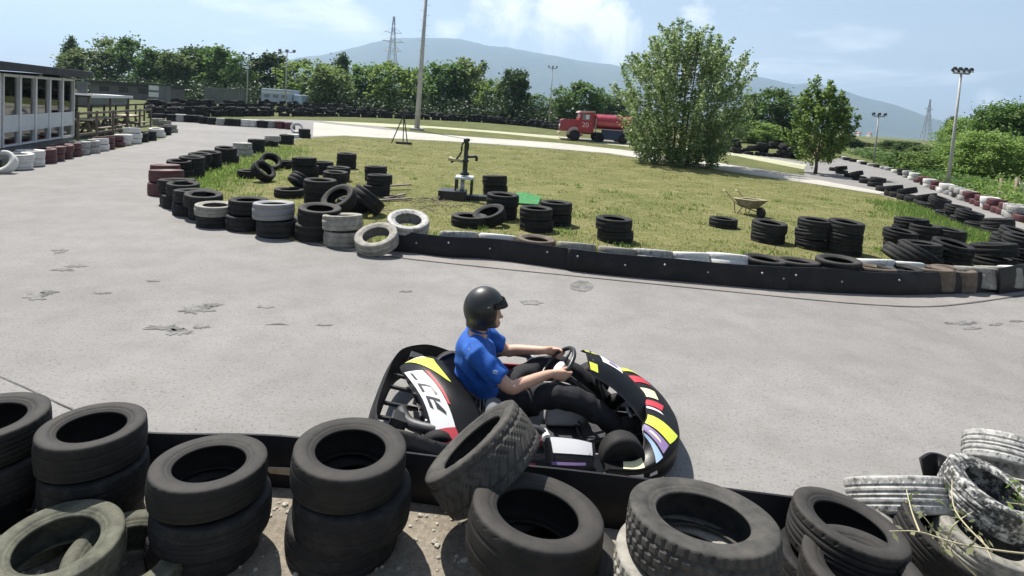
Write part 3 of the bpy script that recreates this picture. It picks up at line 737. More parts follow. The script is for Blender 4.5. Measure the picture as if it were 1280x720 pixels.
# --- grass blades (nobody could count them)
def grass(name, poly_fn, n, hlo, hhi, m, seed, wd=0.012):
    rr = random.Random(seed); V, Fc = [], []
    for _ in range(n):
        p = poly_fn(rr)
        if p is None: continue
        h = rr.uniform(hlo, hhi)*p[3] if len(p) > 3 else rr.uniform(hlo, hhi); a = rr.uniform(0, 6.283); w2 = wd*rr.uniform(0.6, 1.4)*(p[4] if len(p) > 4 else 1)
        c = Vector(p[:3]); dx = Vector((math.cos(a)*w2, math.sin(a)*w2, 0)); ln = Vector((rr.gauss(0, .35)*h, rr.gauss(0, .35)*h, h))
        k = len(V); V += [c-dx, c+dx, c+ln*0.6+dx*0.6, c+ln]; Fc.append((k, k+1, k+2, k+3))
    o = obj(name, mesh_from(name, V, Fc, m)); o['kind'] = 'stuff'; return o
bx0, bx1 = min(p[0] for p in ISL), max(p[0] for p in ISL); by0, by1 = min(p[1] for p in ISL), max(p[1] for p in ISL)
def isl_pt(rr):
    y = by0+(by1-by0)*rr.random()**2.6; x = rr.uniform(bx0, bx1)
    if abs(x) > y*0.95+1 or not in_poly(x, y, ISL): return None
    patch = 0.6+0.8*max(0, noise.noise(Vector((x*0.6, y*0.6, 0))))+(1.0 if noise.noise(Vector((x*1.7, y*1.7, 5))) > 0.35 else 0)
    return (x, y, gz(x, y)+0.008, patch*(0.7 if y > 14 else 1), 1+max(0, (y-9)*0.09))
grass('grass', isl_pt, 150000, 0.012, 0.042, 'blade', 3, 0.008)
front = pix([(x, y-9) for x, y in ISL_FRONT[8:]]); left = pix([(222, 240), (236, 232), (262, 222), (290, 213), (320, 203), (345, 193), (365, 184)])
rightw = pix([(1120, 254), (1160, 268), (1190, 282), (1215, 293), (1240, 304)])
def edge_pt(rr):
    k = rr.random()
    L = front if k < 0.4 else left if k < 0.62 else rightw
    i = rr.randrange(len(L)-1); t = rr.random(); a, b = L[i], L[i+1]
    sp = 0.25 if L is front else 0.55
    x = a[0]+(b[0]-a[0])*t+rr.gauss(0, sp); y = a[1]+(b[1]-a[1])*t+abs(rr.gauss(0, sp))*(1 if L is front else rr.choice((-1, .3)))
    if not in_poly(x, y, ISL): return None
    return (x, y, gz(x, y)+0.008, 1.05 if L is rightw else 0.9, 1.4)
grass('weeds', edge_pt, 22000, 0.05, 0.15, 'leaf_bright', 4, 0.010)
tuft_c = []
rt = random.Random(77)
while len(tuft_c) < 150:
    y = 7.3+11*rt.random()**1.4; x = rt.uniform(-y*.62, y*.95)
    if in_poly(x, y, ISL): tuft_c.append((x, y, rt.uniform(.05, .22), rt.uniform(.7, 1.8)))
def tuft_pt(rr):
    c = tuft_c[rr.randrange(len(tuft_c))]; x, y = c[0]+rr.gauss(0, c[2]), c[1]+rr.gauss(0, c[2])
    return (x, y, 0.008, c[3], 1.2) if in_poly(x, y, ISL) else None
grass('tufts', tuft_pt, 6000, 0.02, 0.07, 'leaf_bright', 14, 0.009)
rv = [(1196, 246), (1235, 252), (1300, 275), (1340, 270), (1300, 242), (1240, 238)]
RVP = pix(rv)
rx0, rx1 = min(p[0] for p in RVP), max(p[0] for p in RVP); ry0, ry1 = min(p[1] for p in RVP), max(p[1] for p in RVP)
V, Fc = [], []; rr = random.Random(8)
for i in range(15000):
    x, y = rr.uniform(rx0, rx1), rr.uniform(ry0, ry1)
    if in_poly(x, y, RVP): leaf(V, Fc, Vector((x, y, abs(rr.gauss(0.12, 0.28)))), 0.16, rr, 0.5)
o = obj('ground_cover', mesh_from('ground_cover', V, Fc, 'leaf_bright')); o['kind'] = 'stuff'
V, Fc = [], []
def out_line(n, pts, spread, zmax, size):
    P_ = pix(pts)
    for _ in range(n):
        i = rr.randrange(len(P_)-1); t = rr.random(); a, b = P_[i], P_[i+1]
        x = a[0]+(b[0]-a[0])*t+rr.uniform(0, spread); y = a[1]+(b[1]-a[1])*t+rr.uniform(0, spread)
        leaf(V, Fc, Vector((x, y, gz(x, y)+rr.random()**2*zmax)), size, rr, 0.5)
out_line(6000, [(1068, 193), (1116, 207), (1177, 231), (1223, 246)], 2.5, 0.55, 0.2)
o = obj('ground_cover', mesh_from('ground_cover', V, Fc, 'leaf')); o['kind'] = 'stuff'
# loose stones on the bare soil by the belt
bm = bmesh.new(); rr = random.Random(12)
for i in range(700):
    x, y = rr.uniform(-2.6, 2.6), rr.uniform(1.9, 2.95); s = rr.uniform(0.004, 0.016)
    r_ = bmesh.ops.create_icosphere(bm, subdivisions=1, radius=s)
    for v in r_['verts']: v.co = Vector((v.co.x*rr.uniform(.8, 1.4), v.co.y*rr.uniform(.8, 1.4), v.co.z*0.7))+Vector((x, y, 0.012+s*0.3))
o = obj('gravel', bm, 'stone'); o['kind'] = 'stuff'
# the thicket that carries the right-hand tree belt on past the picture edge
V, Fc = [], []; rr = random.Random(91)
for i in range(150):
    t = i/150; cx, cy = 31+16*t+rr.uniform(-2, 2), 27-26*t+rr.uniform(-2, 2); hh = rr.uniform(1.2, 5.0)
    for _ in range(150): leaf(V, Fc, Vector((cx+rr.gauss(0, 1.0), cy+rr.gauss(0, 1.0), abs(rr.gauss(hh*.5, hh*.28)))), 0.28, rr, 0.6)
o = obj('shrubbery', mesh_from('shrubbery', V, Fc, 'leaf')); o['kind'] = 'stuff'
# ------------------------------------------------------------------ tyres
B, Dk, W_, WW, GP, RD, PL = 'rubber', 'rubber_dusty_lit', 'white', 'white_worn', 'grey_paint', 'red', 'rubber_pale'
# left edge of the lawn, from the far end towards the belt: (px, near-edge py, D, W, materials bottom to top)
LE = [(382, 173, .62, .24, [B, B]), (366, 173, .6, .2, [W_]), (357, 181, .64, .22, [B, B]), (339, 184, .62, .22, [B, WW]), (320, 192, .6, .25, [B, B]), (304, 196, .6, .22, [WW, WW]),
      (283, 206, .62, .25, [B, B]), (261, 213, .64, .25, [B, B]), (247, 217, .58, .25, [B, B]), (237, 224, .6, .25, [B, B]), (226, 226, .55, .22, [B, B]),
      (207, 234, .58, .22, [RD, RD]), (209, 246, .62, .24, [RD, RD]), (220, 259, .64, .23, [B, B]), (224, 263, .56, .22, [B, B]), (237, 272, .6, .22, [B, B]), (255, 277, .58, .21, [B, B]),
      (271, 286, .6, .17, [B, PL]), (306, 290, .6, .22, [B, B]), (346, 299, .62, .25, [B, GP]), (395, 304, .62, .23, [Dk, Dk]), (431, 311, .58, .22, [PL, PL])]
for i, (x, y, D, Wd, ms) in enumerate(LE):
    k = len(LE)-i
    stack(x, y, D, Wd, ms, ('%s pile from the belt along the lawn edge' % ORD[k-1]) if len(ms) > 1 else 'lying in the %s place from the belt along the lawn edge' % ORD[k-1], 'tyre piles along the left lawn edge', jit=.06, tilt=.09)
def lone(px, py, z, D, Wd, label, m=B, rot=(0, 0, 0), mesh='mid', group=None):
    p = Gz(px, py, z); return tyre(p, D, Wd, label, m, mesh, rot, group)
lone(471, 299, .2, .6, .19, 'bleached grey tyre tilted up beside the end of the belt', PL, (.42, -.12, 0))
lone(510, 281, .34, .62, .22, 'white-topped tyre tipped towards the track on the left end of the belt', WW, (.32, .1, 0))
# scattered on the left part of the lawn
CG = 'tyres dumped on the lawn behind the left edge'
stack(360, 212, .6, .24, [B], 'wide, standing alone at the back of the left lawn', CG)
lone(338, 203, .22, .6, .22, 'black tyre tipped on edge left of the wide lone tyre at the back', B, (.5, .6, 0), group=CG)
stack(312, 224, .6, .2, [B], 'lying flat under a leaning tyre on the left lawn', CG)
lone(329, 214, .26, .6, .2, 'black tyre leaning over a flat one on the left lawn', B, (.15, .75, 0), group=CG)
stack(381, 229, .62, .2, [B, B, B], 'broad pile at the middle back of the dumped tyres', CG)
stack(402, 219, .6, .18, [B, B], 'thin-tyred pile at the very back of the dumped tyres', CG)
stack(423, 228, .6, .18, [B, B], 'pile between the broad pile and the plank-side pile', CG)
stack(417, 236, .62, .19, [B, B], 'pile just in front of the thin-tyred pile', CG)
stack(432, 212, .6, .24, [B, B], 'pile standing off at the back right of the dumped tyres', CG)
lone(377, 228, .26, .6, .22, 'black tyre leaning face down against the broad pile', B, (-.5, .5, 0), group=CG)
stack(363, 249, .6, .17, [B], 'lying flat just behind the grey topped pile', CG)
stack(399, 257, .62, .24, [B, B], 'tall pile just behind the lawn edge piles', CG)
lone(424, 250, .33, .62, .22, 'dusty tyre propped steeply facing the track among the dumped tyres', Dk, (.62, -.38, 0), group=CG)
lone(459, 250, .28, .66, .26, 'black tyre leaning away right of the propped dusty tyre', B, (-.35, .62, 0), group=CG)
lone(441, 256, .13, .6, .22, 'black tyre lying under the propped dusty tyre', B, (0, 0.1, 0), group=CG)
stack(470, 228, .62, .2, [B, B], 'back pile beside the thin planks', CG)
stack(472, 247, .6, .24, [B, B], 'front pile beside the thin planks', CG)
# middle of the lawn
MG = 'tyre piles in the middle of the lawn'
stack(618, 246, .62, .24, [B, Dk], 'pile beside the green mat, behind another pile', MG, tilt=.12)
stack(626, 277, .66, .24, [B, B], 'pile in front of the green mat', MG)
lone(612, 270, .17, .62, .22, 'black tyre half tipped against the pile by the green mat', B, (.25, -.3, 0), group=MG)
stack(588, 287, .64, .2, [Dk], 'lying flat at the belt in front of the water pump', MG)
stack(670, 292, .62, .2, [B, B], 'nearer one of two piles right of the green mat', MG)
stack(692, 284, .62, .22, [B, B], 'farther one of two piles right of the green mat', MG)
stack(767, 306, .62, .2, [B, B], 'two-tyre pile standing alone at the belt, mid lawn', MG)
stack(902, 287, .58, .2, [B], 'lying alone on the grass left of the wheelbarrow', MG)
stack(960, 306, .60, .18, [B, B], 'pile in front of the wheelbarrow', MG, tilt=.08)
stack(1015, 314, .62, .18, [B, B, B], 'left one of two three-tyre piles right of the wheelbarrow', MG, tilt=.1)
stack(1052, 320, .58, .19, [B, B, B], 'right one of two three-tyre piles right of the wheelbarrow', MG, tilt=.1)
KG = 'tyre piles at the right end of the lawn'
stack(1123, 313, .60, .17, [B, B], 'slanting pair at the back left of the right-end piles', KG, tilt=.2)
stack(1137, 306, .58, .17, [B, B, B], 'highest pile at the back of the right-end piles', KG, tilt=.1)
stack(1154, 311, .56, .22, [B, B], 'second pile in the back row of the right-end piles', KG)
stack(1184, 314, .56, .2, [B, B], 'third pile in the back row of the right-end piles', KG)
lone(1128, 322, .20, .62, .2, 'black tyre sliding off the left front of the right-end piles', B, (.1, .55, 0), group=KG)
lone(1149, 319, .27, .62, .2, 'black tyre slumped over the sliding tyre of the right-end piles', B, (.1, .5, 0), group=KG)
stack(1150, 338, .6, .2, [B, B], 'front middle pile of the right-end piles', KG, tilt=.1)
stack(1186, 338, .62, .22, [B, B], 'leaning front pile of the right-end piles', KG, tilt=.2)
stack(1240, 340, .64, .22, [B, B], 'big slanting pile near the right edge of the lawn', KG, tilt=.25)
stack(1274, 338, .58, .19, [B, B, B], 'pile just right of the big slanting pile', KG, tilt=.1)
# tyres bedded behind the belt, tops level with it
BELT_TOP = [(572, 287.5, WW), (620, 295, W_), (668, 301, 'brown'), (718, 305, PL), (770, 309, PL), (814, 313, WW), (859, 320, W_), (906, 321, W_), (952, 324, Dk), (994, 328, Dk), (1044, 331, Dk), (1089, 328, 'brown'), (1122, 331, B), (1088, 340, W_), (1124, 341, W_),
            (1160, 343, 'brown'), (1188, 345, 'brown'), (1216, 347, PL), (1245, 345, PL), (1275, 333, W_)]
BELT_PX = [(484, 314), (510, 316), (560, 321.5), (620, 325), (700, 336), (780, 345), (860, 352), (950, 360), (1040, 366), (1120, 369), (1200, 367), (1262, 364), (1310, 357)]
def belt_py(x):
    for (a, b), (c, d) in zip(BELT_PX[:-1], BELT_PX[1:]):
        if a <= x <= c: return b+(d-b)*(x-a)/(c-a)
    return 360
for i, (x, y, m) in enumerate(BELT_TOP):
    zt = {906: .34, 859: .315, 814: .31, 1044: .40, 952: .33, 994: .325, 1088: .31}.get(x, .30)
    p = Gz(x, belt_py(x)); d = Vector((p.x, p.y, 0)).normalized(); q = .40+(.03 if i in (11, 12) else 0)
    if i in (13, 14): q += .55
    tyre((p.x+d.x*q, p.y+d.y*q, zt-.15+rnd.uniform(-.012, .012)-(.012 if m in (W_, WW, PL) else 0)), .58, .30, '%s tyre, %s from the left along the top of the long belt' % (MN[m], ORD[i]), m, 'mid', (-.24 if m in (W_, WW, PL) else rnd.uniform(-.1, .03), rnd.uniform(-.05, .05), 0), 'tyres bedded along the top of the belt')
# right edge of the lawn, from the far end to the near end
REL = [(1042, 214), (1052, 218), (1062, 222), (1072, 226), (1083, 230), (1094, 234), (1105, 240), (1114, 246), (1124, 248), (1133, 251), (1143, 255), (1152, 259), (1160, 263), (1171, 264), (1182, 274), (1193, 277), (1204, 282), (1214, 286), (1224, 291), (1249, 297), (1257, 306), (1266, 313), (1276, 320), (1290, 330)]
for i, (x, y) in enumerate(REL):
    n = 2 if i % 2 else 1
    stack(x, y, .58, .2, [B]*n, ('%s pile from the near end, right lawn edge' % ORD[len(REL)-1-i]) if n > 1 else 'alone, %s place from the near end of the right lawn edge' % ORD[len(REL)-1-i], 'tyre piles along the right lawn edge', jit=.08, tilt=.3, mesh='mid' if i > 11 else 'far')
# line of white and red tyres by the pavilion, from the camera end
PV = [(2, 214, W_, 1, 'tilt'), (22, 213, W_, 2, ''), (37, 209, W_, 2, ''), (51, 205, RD, 2, ''), (64, 202, RD, 2, ''), (76, 199, RD, 2, ''), (88, 196, RD, 2, ''), (98, 194, WW, 2, ''), (110, 192, WW, 2, ''), (121, 189, W_, 2, ''), (131, 187, RD, 2, ''), (143, 184, RD, 2, ''), (152, 182, W_, 2, ''), (165, 180, W_, 3, ''),
      (176, 178, B, 2, ''), (186, 176, B, 2, ''), (196, 172, W_, 2, ''), (206, 169, B, 2, ''), (213, 166, PL, 2, ''), (207, 160, PL, 2, ''), (198, 157, PL, 2, '')]
for i, (x, y, m, n, k) in enumerate(PV):
    where = '%s from the near end of the line below the pavilion' % ORD[i]
    if k == 'tilt': lone(x, y-10, .22, .58, .2, 'white painted tyre standing on edge at the near end of the pavilion line', W_, (.9, .2, 0))
    else: stack(x, y, .58, .19, [m]*n, 'pile, '+where if False else '%s pile from the pavilion line near end' % ORD[i], 'white and red tyre line by the pavilion', jit=.05, tilt=.08, mesh='mid' if i < 8 else 'far')
# low line along the outside of the far bend, right end first
FB = [(377, 170, W_, 1), (362, 162, RD, 2), (350, 161, RD, 2), (338, 160, WW, 2), (328, 160, B, 2), (317, 159, W_, 2), (307, 158.5, W_, 2), (297, 158, B, 2), (287, 157.5, B, 2), (277, 157, WW, 2), (266, 156, B, 2), (256, 155, B, 2), (247, 153.5, B, 2), (236, 153, B, 2), (226, 152.5, WW, 2), (215, 152, B, 2), (198, 151.5, B, 2)]
for i, (x, y, m, n) in enumerate(FB):
    if n == 1: lone(x-6, 160, .3, .7, .2, 'white ring of a tyre standing on edge at the end of the bend line', W_, (1.0, .35, 0), 'mid')
    else: stack(x, y, .66, .22, [m]*n, '%s pile from the white ring along the far bend' % ORD[i-1], 'tyre line outside the far bend', mesh='far')
# outer line of the right straight, far end first
OL = []
for a, b in zip([(1052, 199), (1112, 213.5), (1171, 238), (1216, 254)], [(1112, 213.5), (1171, 238), (1216, 254), (1286, 281)]):
    n = 8 if a[0] < 1200 else 10
    for k in range(n): OL.append((a[0]+(b[0]-a[0])*k/n, a[1]+(b[1]-a[1])*k/n))
cols = [W_, B, B, W_, B, W_, B, W_, W_, W_, B, W_, W_, RD, RD, W_, RD, W_, W_, W_, W_, B, W_, W_, RD, RD, RD, W_, RD, RD, RD, W_, W_, RD]
for i, (x, y) in enumerate(OL):
    m = cols[i]; k = len(OL)-1-i
    stack(x, y, .52, .19, [WW if (m == W_ and i % 3) else m]*2 if (i > 8 and i % 4 != 1) else [WW if (m == W_ and i % 3) else m], ('%s pile from the near end, right outer line' % ORD[k]) if (i > 8 and i % 4 != 1) else 'alone, %s place from the near end, right outer line' % ORD[k], 'tyre line outside the right straight', mesh='far', jit=.06)
# far walls: hundreds of black tyres along the back straight, beyond counting
def mass(name, rows, seed):
    rr = random.Random(seed); V, Fc = [], []
    src = TM['far']; sv = [v.co.copy() for v in src.vertices]; sf = [tuple(p.vertices) for p in src.polygons]
    for (pts, n, hi, spread) in rows:
        P_ = [Gz(x, y) for x, y in pts]
        for i in range(n):
            u = i/n*(len(P_)-1); k = min(int(u), len(P_)-2); t = u-k
            b = P_[k].lerp(P_[k+1], t); z = 0
            for lv in range(rr.choice(hi)):
                sc = rr.uniform(.29, .34); wd = rr.uniform(.2, .26); e = Euler((rr.gauss(0, .05)*(lv+0.3), rr.gauss(0, .05)*(lv+.3), 0)).to_matrix()
                x, y = b.x+rr.uniform(-.2, .2), b.y+rr.uniform(0, spread); o0 = len(V)
                for c in sv: V.append(e @ Vector((c.x*sc, c.y*sc, c.z*wd/.72))+Vector((x, y, gz(x, y)+z+wd/2)))
                Fc += [tuple(q+o0 for q in f) for f in sf]; z += wd
    o = obj(name, mesh_from(name, V, Fc, 'rubber')); o['kind'] = 'stuff'; o.data.polygons.foreach_set('use_smooth', [True]*len(Fc)); return o
mass('tyre_wall', [([(188, 147), (260, 145.5), (340, 145), (440, 146), (520, 149), (600, 153), (660, 158), (702, 163)], 84, (2, 3, 3), .25),
                   ([(188, 140), (260, 139.5), (340, 139.5), (440, 141), (520, 144), (600, 147), (660, 152), (702, 157)], 74, (3, 4, 4), .5)], 41)
mass('tyre_heap', [([(900, 191), (940, 194), (985, 198), (1010, 199)], 16, (2, 3, 4), 2.0)], 43)

# ------------------------------------------------------------------ foreground tyres: (px, py) is the middle of the top face
FG = 'tyres piled on the near side of the track'
def fstack(px, py, zt, D, n, labels, ms, meshes, rot=(0, 0, 0), shift=((0, 0), (0.03, -0.02), (-0.02, 0.02), (0.02, 0.01))):
    p = Gz(px, py, zt); Wd = zt/n
    for i in range(n):
        s = shift[i]
        k = 1 if i == 0 else 0.3
        tyre((p.x+s[0], p.y+s[1], zt-Wd*(i+.5)), D*(1 if i == 0 else rnd.uniform(.97, 1.03)), Wd*0.985, labels[i], ms[i], meshes[i], (rot[0]*k, rot[1]*k, 0), FG)
fstack(-18, 519, .50, .50, 3, ['dusty tyre topping the pile cut by the left picture edge', 'black tyre second in the pile cut by the left picture edge', 'black tyre at the bottom of the pile cut by the left edge'], [Dk, B, B], ['rib', 'worn', 'worn'])
fstack(116, 529, .50, .445, 3, ['smooth dusty tyre topping the pile above the mossy tyres', 'black tyre second in the pile above the mossy tyres', 'black tyre at the bottom of the pile above the mossy tyres'], [Dk, B, B], ['worn', 'worn', 'worn'])
fstack(262, 575, .44, .495, 3, ['dusty smooth tyre topping the pile standing on the bare soil, left of the gap', 'black middle tyre of the pile left of the soil gap', 'black bottom tyre of the pile left of the soil gap'], [Dk, B, B], ['worn', 'rib', 'worn'], (-.05, 0, 0))
fstack(438, 556, .50, .525, 3, ['brownish dusty tyre topping the pile just behind the kart', 'black middle tyre of the pile just behind the kart', 'black bottom tyre of the pile just behind the kart'], [Dk, B, B], ['worn', 'worn', 'worn'], (0, .05, 0))
fstack(670, 634, .42, .58, 2, ['wide open dusty tyre under the steeply leaning tyre', 'black tyre under the wide open tyre, shifted right'], [Dk, Dk], ['worn', 'worn'], (-.08, .12, 0), ((0, 0), (.10, .03)))
lone(604, 571, .40, .57, .225, 'tyre with herringbone tread leaning steeply beside the kart', 'rubber_grey', (-.16, -.74, 0), 'herring', FG)
fstack(879, 641, .54, .60, 3, ['grey tyre with chunky block tread topping the pile in front of the kart nose', 'bleached block-tread tyre second in the pile before the kart nose', 'bottom tyre of the block-tread pile before the kart nose'], ['rubber_grey', PL, Dk], ['block', 'block', 'block'], (-.13, .03, 0), ((0, 0), (-.045, -.01), (-.05, 0)))
fstack(1060, 648, .36, .49, 2, ['dusty tyre tilted left, right of the block-tread pile', 'lower tyre beneath the tilted dusty tyre'], [Dk, B], ['rib', 'worn'], (-.02, .16, 0), ((0, 0), (-.05, -.02)))
lone(1122, 620, .18, .50, .175, 'white worn tyre showing its tread, lying behind the tilted dusty tyre', WW, (-.62, -.05, 0), 'rib', FG)
lone(1132, 655, .08, .48, .19, 'pale tyre under the white worn tyre', PL, (.2, .2, 0), 'rib', FG)
lone(1238, 622, .30, .44, .16, 'white-rimmed tyre tilted open towards the camera near the right edge', 'rim_paint', (.20, .22, 0), 'rib', FG)
lone(1263, 574, .36, .44, .16, 'pale grey-white tyre with clear tread, tipped over at the right edge', WW, (-.55, .42, 0), 'rib', FG)
lone(1172, 676, .12, .44, .16, 'dark tyre lying low among the dry weeds', Dk, (.3, .35, 0), 'rib', FG)
lone(1230, 686, .13, .44, .17, 'pale edged tyre under the white-rimmed tilted tyre', PL, (.1, .15, 0), 'rib', FG)
lone(1076, 733, .22, .48, .2, 'black tyre peeping in at the bottom edge below the tilted dusty tyre', Dk, (.05, 0, 0), 'worn', FG)
lone(72, 697, .20, .47, .16, 'mossy grey tyre lying open in the bottom left corner', 'rubber_green', (.08, .02, 0), 'rib', FG)
lone(34, 652, .10, .46, .16, 'mossy flattened tyre behind the open one in the bottom left corner', 'rubber_green', (.1, .12, 0), 'rib', FG)
lone(158, 708, .10, .46, .16, 'mossy tyre half covered, right of the open one at bottom left', 'rubber_green', (.12, .1, 0), 'rib', FG)

# ------------------------------------------------------------------ rubber belts
def belt(name, label, P_, H, parent=None, bolts=0, wav=0.012, th=0.014, seed=1, z0=0.0):
    rr = random.Random(seed); t = thing(name, label, 'rubber belt', (P_[0][0], P_[0][1], z0))
    pts = bez([(x-P_[0][0], y-P_[0][1], 0) for x, y in P_], 8); bm = bmesh.new(); rings = []
    for i, p in enumerate(pts):
        q = pts[min(i+1, len(pts)-1)]-pts[max(i-1, 0)]; n = Vector((q.y, -q.x, 0)).normalized()
        wv = wav*noise.noise(Vector((p.x*1.7+seed, p.y*1.7, 0))); lean = 0.03+0.02*noise.noise(Vector((p.x*.9, seed, 2))); hh = H*(1+0.15*noise.noise(Vector((p.x*.8, 4, seed))))
        foot = 0.008+0.02*max(0, noise.noise(Vector((p.x*2.3, 9, seed))))
        mid = p+n*(wv+0.012); top = p-n*lean
        prof = [(p+n*foot, 0.0), (mid, H*.35), (p+n*wv*.6, H*.7), (top, hh)]
        rings.append([bm.verts.new(a+n*th/2+Vector((0, 0, z))) for a, z in prof]+[bm.verts.new(a-n*th/2+Vector((0, 0, z))) for a, z in prof[::-1]])
    for a, b in zip(rings[:-1], rings[1:]):
        for j in range(8): bm.faces.new((a[j], b[j], b[(j+1) % 8], a[(j+1) % 8]))
    bm.faces.new(rings[0]); bm.faces.new(rings[-1][::-1])
    for a, b in zip(rings[:-1], rings[1:]):
        for j in (3, 4, 0, 7):
            e = bm.edges.get((a[j], b[j]))
            if e: e.smooth = False
    obj('sheet', bm, 'belt', t, smooth=True)
    for k in range(bolts):
        i = int((k+.5)/bolts*(len(pts)-1)); p = pts[i]; q = pts[min(i+1, len(pts)-1)]-pts[max(i-1, 0)]; n = Vector((q.y, -q.x, 0)).normalized()
        bb = bmesh.new(); lathe(bb, [(0, .012), (.011, .010), (.014, 0)], 8, 'Z', (n.to_track_quat('Z', 'Y').to_matrix().to_4x4()))
        obj('bolt', bb, 'galv', t, tuple(p+n*(0.012+wav*.3)+Vector((0, 0, H*(.55 if k % 2 else .72)))))
    return t
belt('rubber_belt', 'black conveyor belt at the left end of the lawn front, beside the white-topped tipped tyre', pix([(484, 314), (510, 316), (560, 321.5), (620, 325), (700, 336), (722, 339)]), .292, bolts=6, seed=2, wav=.03)
belt('rubber_belt', 'middle stretch of black conveyor belt along the lawn front, below the lone two-tyre pile', pix([(708, 338.2), (780, 346), (860, 353), (950, 361), (985, 363.5)]), .30, bolts=6, seed=3, wav=.03)
belt('rubber_belt', 'black conveyor belt along the right part of the lawn front, below the slumped tyre piles', pix([(972, 362), (1040, 366), (1120, 369), (1200, 367), (1262, 364)]), .295, bolts=5, seed=4, wav=.03)
belt('rubber_belt', 'short black belt piece overlapping the right end of the long belt', pix([(1246, 368), (1275, 364), (1310, 357), (1350, 348)]), .36, seed=5)
belt('rubber_belt', 'dark belt edging the bare soil behind the near tyre piles', [(-3.4, 3.0), (-2.4, 3.0)]+[tuple(Gz(x, y, .27))[:2] for x, y in ((190, 546), (345, 549), (480, 563), (600, 577), (700, 589), (815, 604), (960, 621), (1000, 626))], .27, seed=8, wav=.02)
belt('rubber_belt', 'curled black belt end standing up behind the white tyres at the right', [tuple(Gz(x, y, 0))[:2] for x, y in ((1150, 640), (1164, 632), (1180, 640), (1200, 644), (1214, 632), (1218, 618), (1236, 612), (1270, 612))], .30, seed=11, wav=.03)
# pale wooden batten pinned to the near belt
bm = bmesh.new(); box(bm, (0, 0, 0), (.42, .025, .035), (0, 0, -.06), .004)
tag(obj('batten', bm, 'wood_pale', None, (-1.22, 3.0, .11)), 'pale wooden batten on the dark belt between two near tyre piles', 'batten')
# ------------------------------------------------------------------ go-kart  (x forward, y to its left, z up)
KX, KY, KR = 0.215, 3.75, R(3)
kart = thing('go_kart', 'black rental go-kart with yellow-green, white and red stickers driving past the near tyres', 'go-kart', (KX, KY, 0.006), KR)
bm = bmesh.new()
for s in (-1, 1):
    tube(bm, bez([(-.62, .31*s, .09), (-.2, .33*s, .07), (.25, .30*s, .07), (.62, .17*s, .08), (.80, .15*s, .09)], 4), .016, 8)
    tube(bm, bez([(.45, .42*s, .13), (.52, .30*s, .10), (.5, .18*s, .08)], 3), .014, 8)
for x in (-.56, -.1, .32, .74): tube(bm, [(x, -.3 if x < .5 else -.16, .075), (x, .3 if x < .5 else .16, .075)], .015, 8)
tube(bm, [(-.54, -.5, .14), (-.54, .5, .14)], .02, 10)
obj('chassis_frame', bm, 'dark_metal', kart, smooth=True)
bm = bmesh.new(); box(bm, (.33, 0, .052), (.86, .44, .008), None, .002); obj('floor_tray', bm, 'grey_plastic', kart)
def wheel(name, x, y, r, wd, steer=0.0):
    wroot = bm = bmesh.new()
    h = wd/2
    lathe(bm, [(r*.55, -h*.78), (r*.75, -h), (r*.93, -h*.92), (r, -h*.6), (r, h*.6), (r*.93, h*.92), (r*.75, h), (r*.55, h*.78), (r*.55, -h*.78)], 36, 'Y')
    o = obj(name, bm, 'rubber', kart, (x, y, r), smooth=True); o.rotation_euler = (0, 0, steer)
    bm = bmesh.new(); lathe(bm, [(0.0, -h*.5), (r*.3, -h*.5), (r*.5, -h*.74), (r*.58, -h*.80), (r*.58, h*.80), (r*.5, h*.74), (r*.3, h*.5), (0.0, h*.5)], 24, 'Y')
    obj('rim', bm, 'galv', o, smooth=True)
for s in (-1, 1):
    wheel('rear_wheel', -.54, .50*s, .138, .18)
    wheel('front_wheel', .52, .475*s, .130, .125, R(3))
# nose: a wide wrap-round bumper whose top slopes inward
npl = [(.40, -.60), (.60, -.605), (.76, -.56), (.88, -.42), (.945, -.2), (.96, 0), (.945, .2), (.88, .42), (.76, .56), (.60, .605), (.40, .60)]
_n = bez([(a, b, 0) for a, b in npl], 8)
def poly_at(L, s):
    u = s*(len(L)-1); i = min(int(u), len(L)-2); return L[i].lerp(L[i+1], u-i)
def nose(s, t):
    p = poly_at(_n, s); q = poly_at(_n, min(1, s+.01))-poly_at(_n, max(0, s-.01)); inn = Vector((-q.y, q.x, 0)).normalized()
    side = abs(s-.5)*2; dep = .21*(1-ss(.5, .85, side)*.55); lo = 1-.50*ss(.5, .85, side)
    if t < .35: u = t/.35; return p+inn*(.02*(1-u)**2)+Vector((0, 0, .045+u*.15*lo))
    u = (t-.35)/.65
    return p+inn*(dep*u)+Vector((0, 0, .045+.15*lo+(.05*math.sin(u*2.2)+u*.035)*(1-.8*ss(.4, .85, side))-.02*ss(.75, 1, side)*u))
bm = bmesh.new(); surf(bm, nose, 0, 1, 0, 1, 70, 14, 0, .012); nz_ = obj('nose_bumper', bm, 'black_plastic', kart, smooth=True)
def sticker(fn, parent, a, m, off=.0035, n=(10, 5)):
    bm = bmesh.new(); surf(bm, fn, *a, *n, off); o = obj('sticker', bm, m, parent, smooth=True); return o
_chk = Vector((nose(.51, .7)-nose(.49, .7))).cross(nose(.5, .72)-nose(.5, .68)); NS = 1 if _chk.z > 0 else -1
def tri_patch(fn, parent, quad, m, off):
    """sticker with a slanting outline: four (s, t) corners"""
    def f2(u, v):
        a = [quad[0][i]+(quad[1][i]-quad[0][i])*u for i in (0, 1)]; b = [quad[3][i]+(quad[2][i]-quad[3][i])*u for i in (0, 1)]
        s, t = a[0]+(b[0]-a[0])*v, a[1]+(b[1]-a[1])*v; e = .004
        n = (fn(s+e, t)-fn(s-e, t)).cross(fn(s, t+e)-fn(s, t-e)).normalized()
        return fn(s, t)+n*off
    bm = bmesh.new(); surf(bm, f2, 0, 1, 0, 1, 12, 6); return obj('sticker', bm, m, parent, smooth=True)
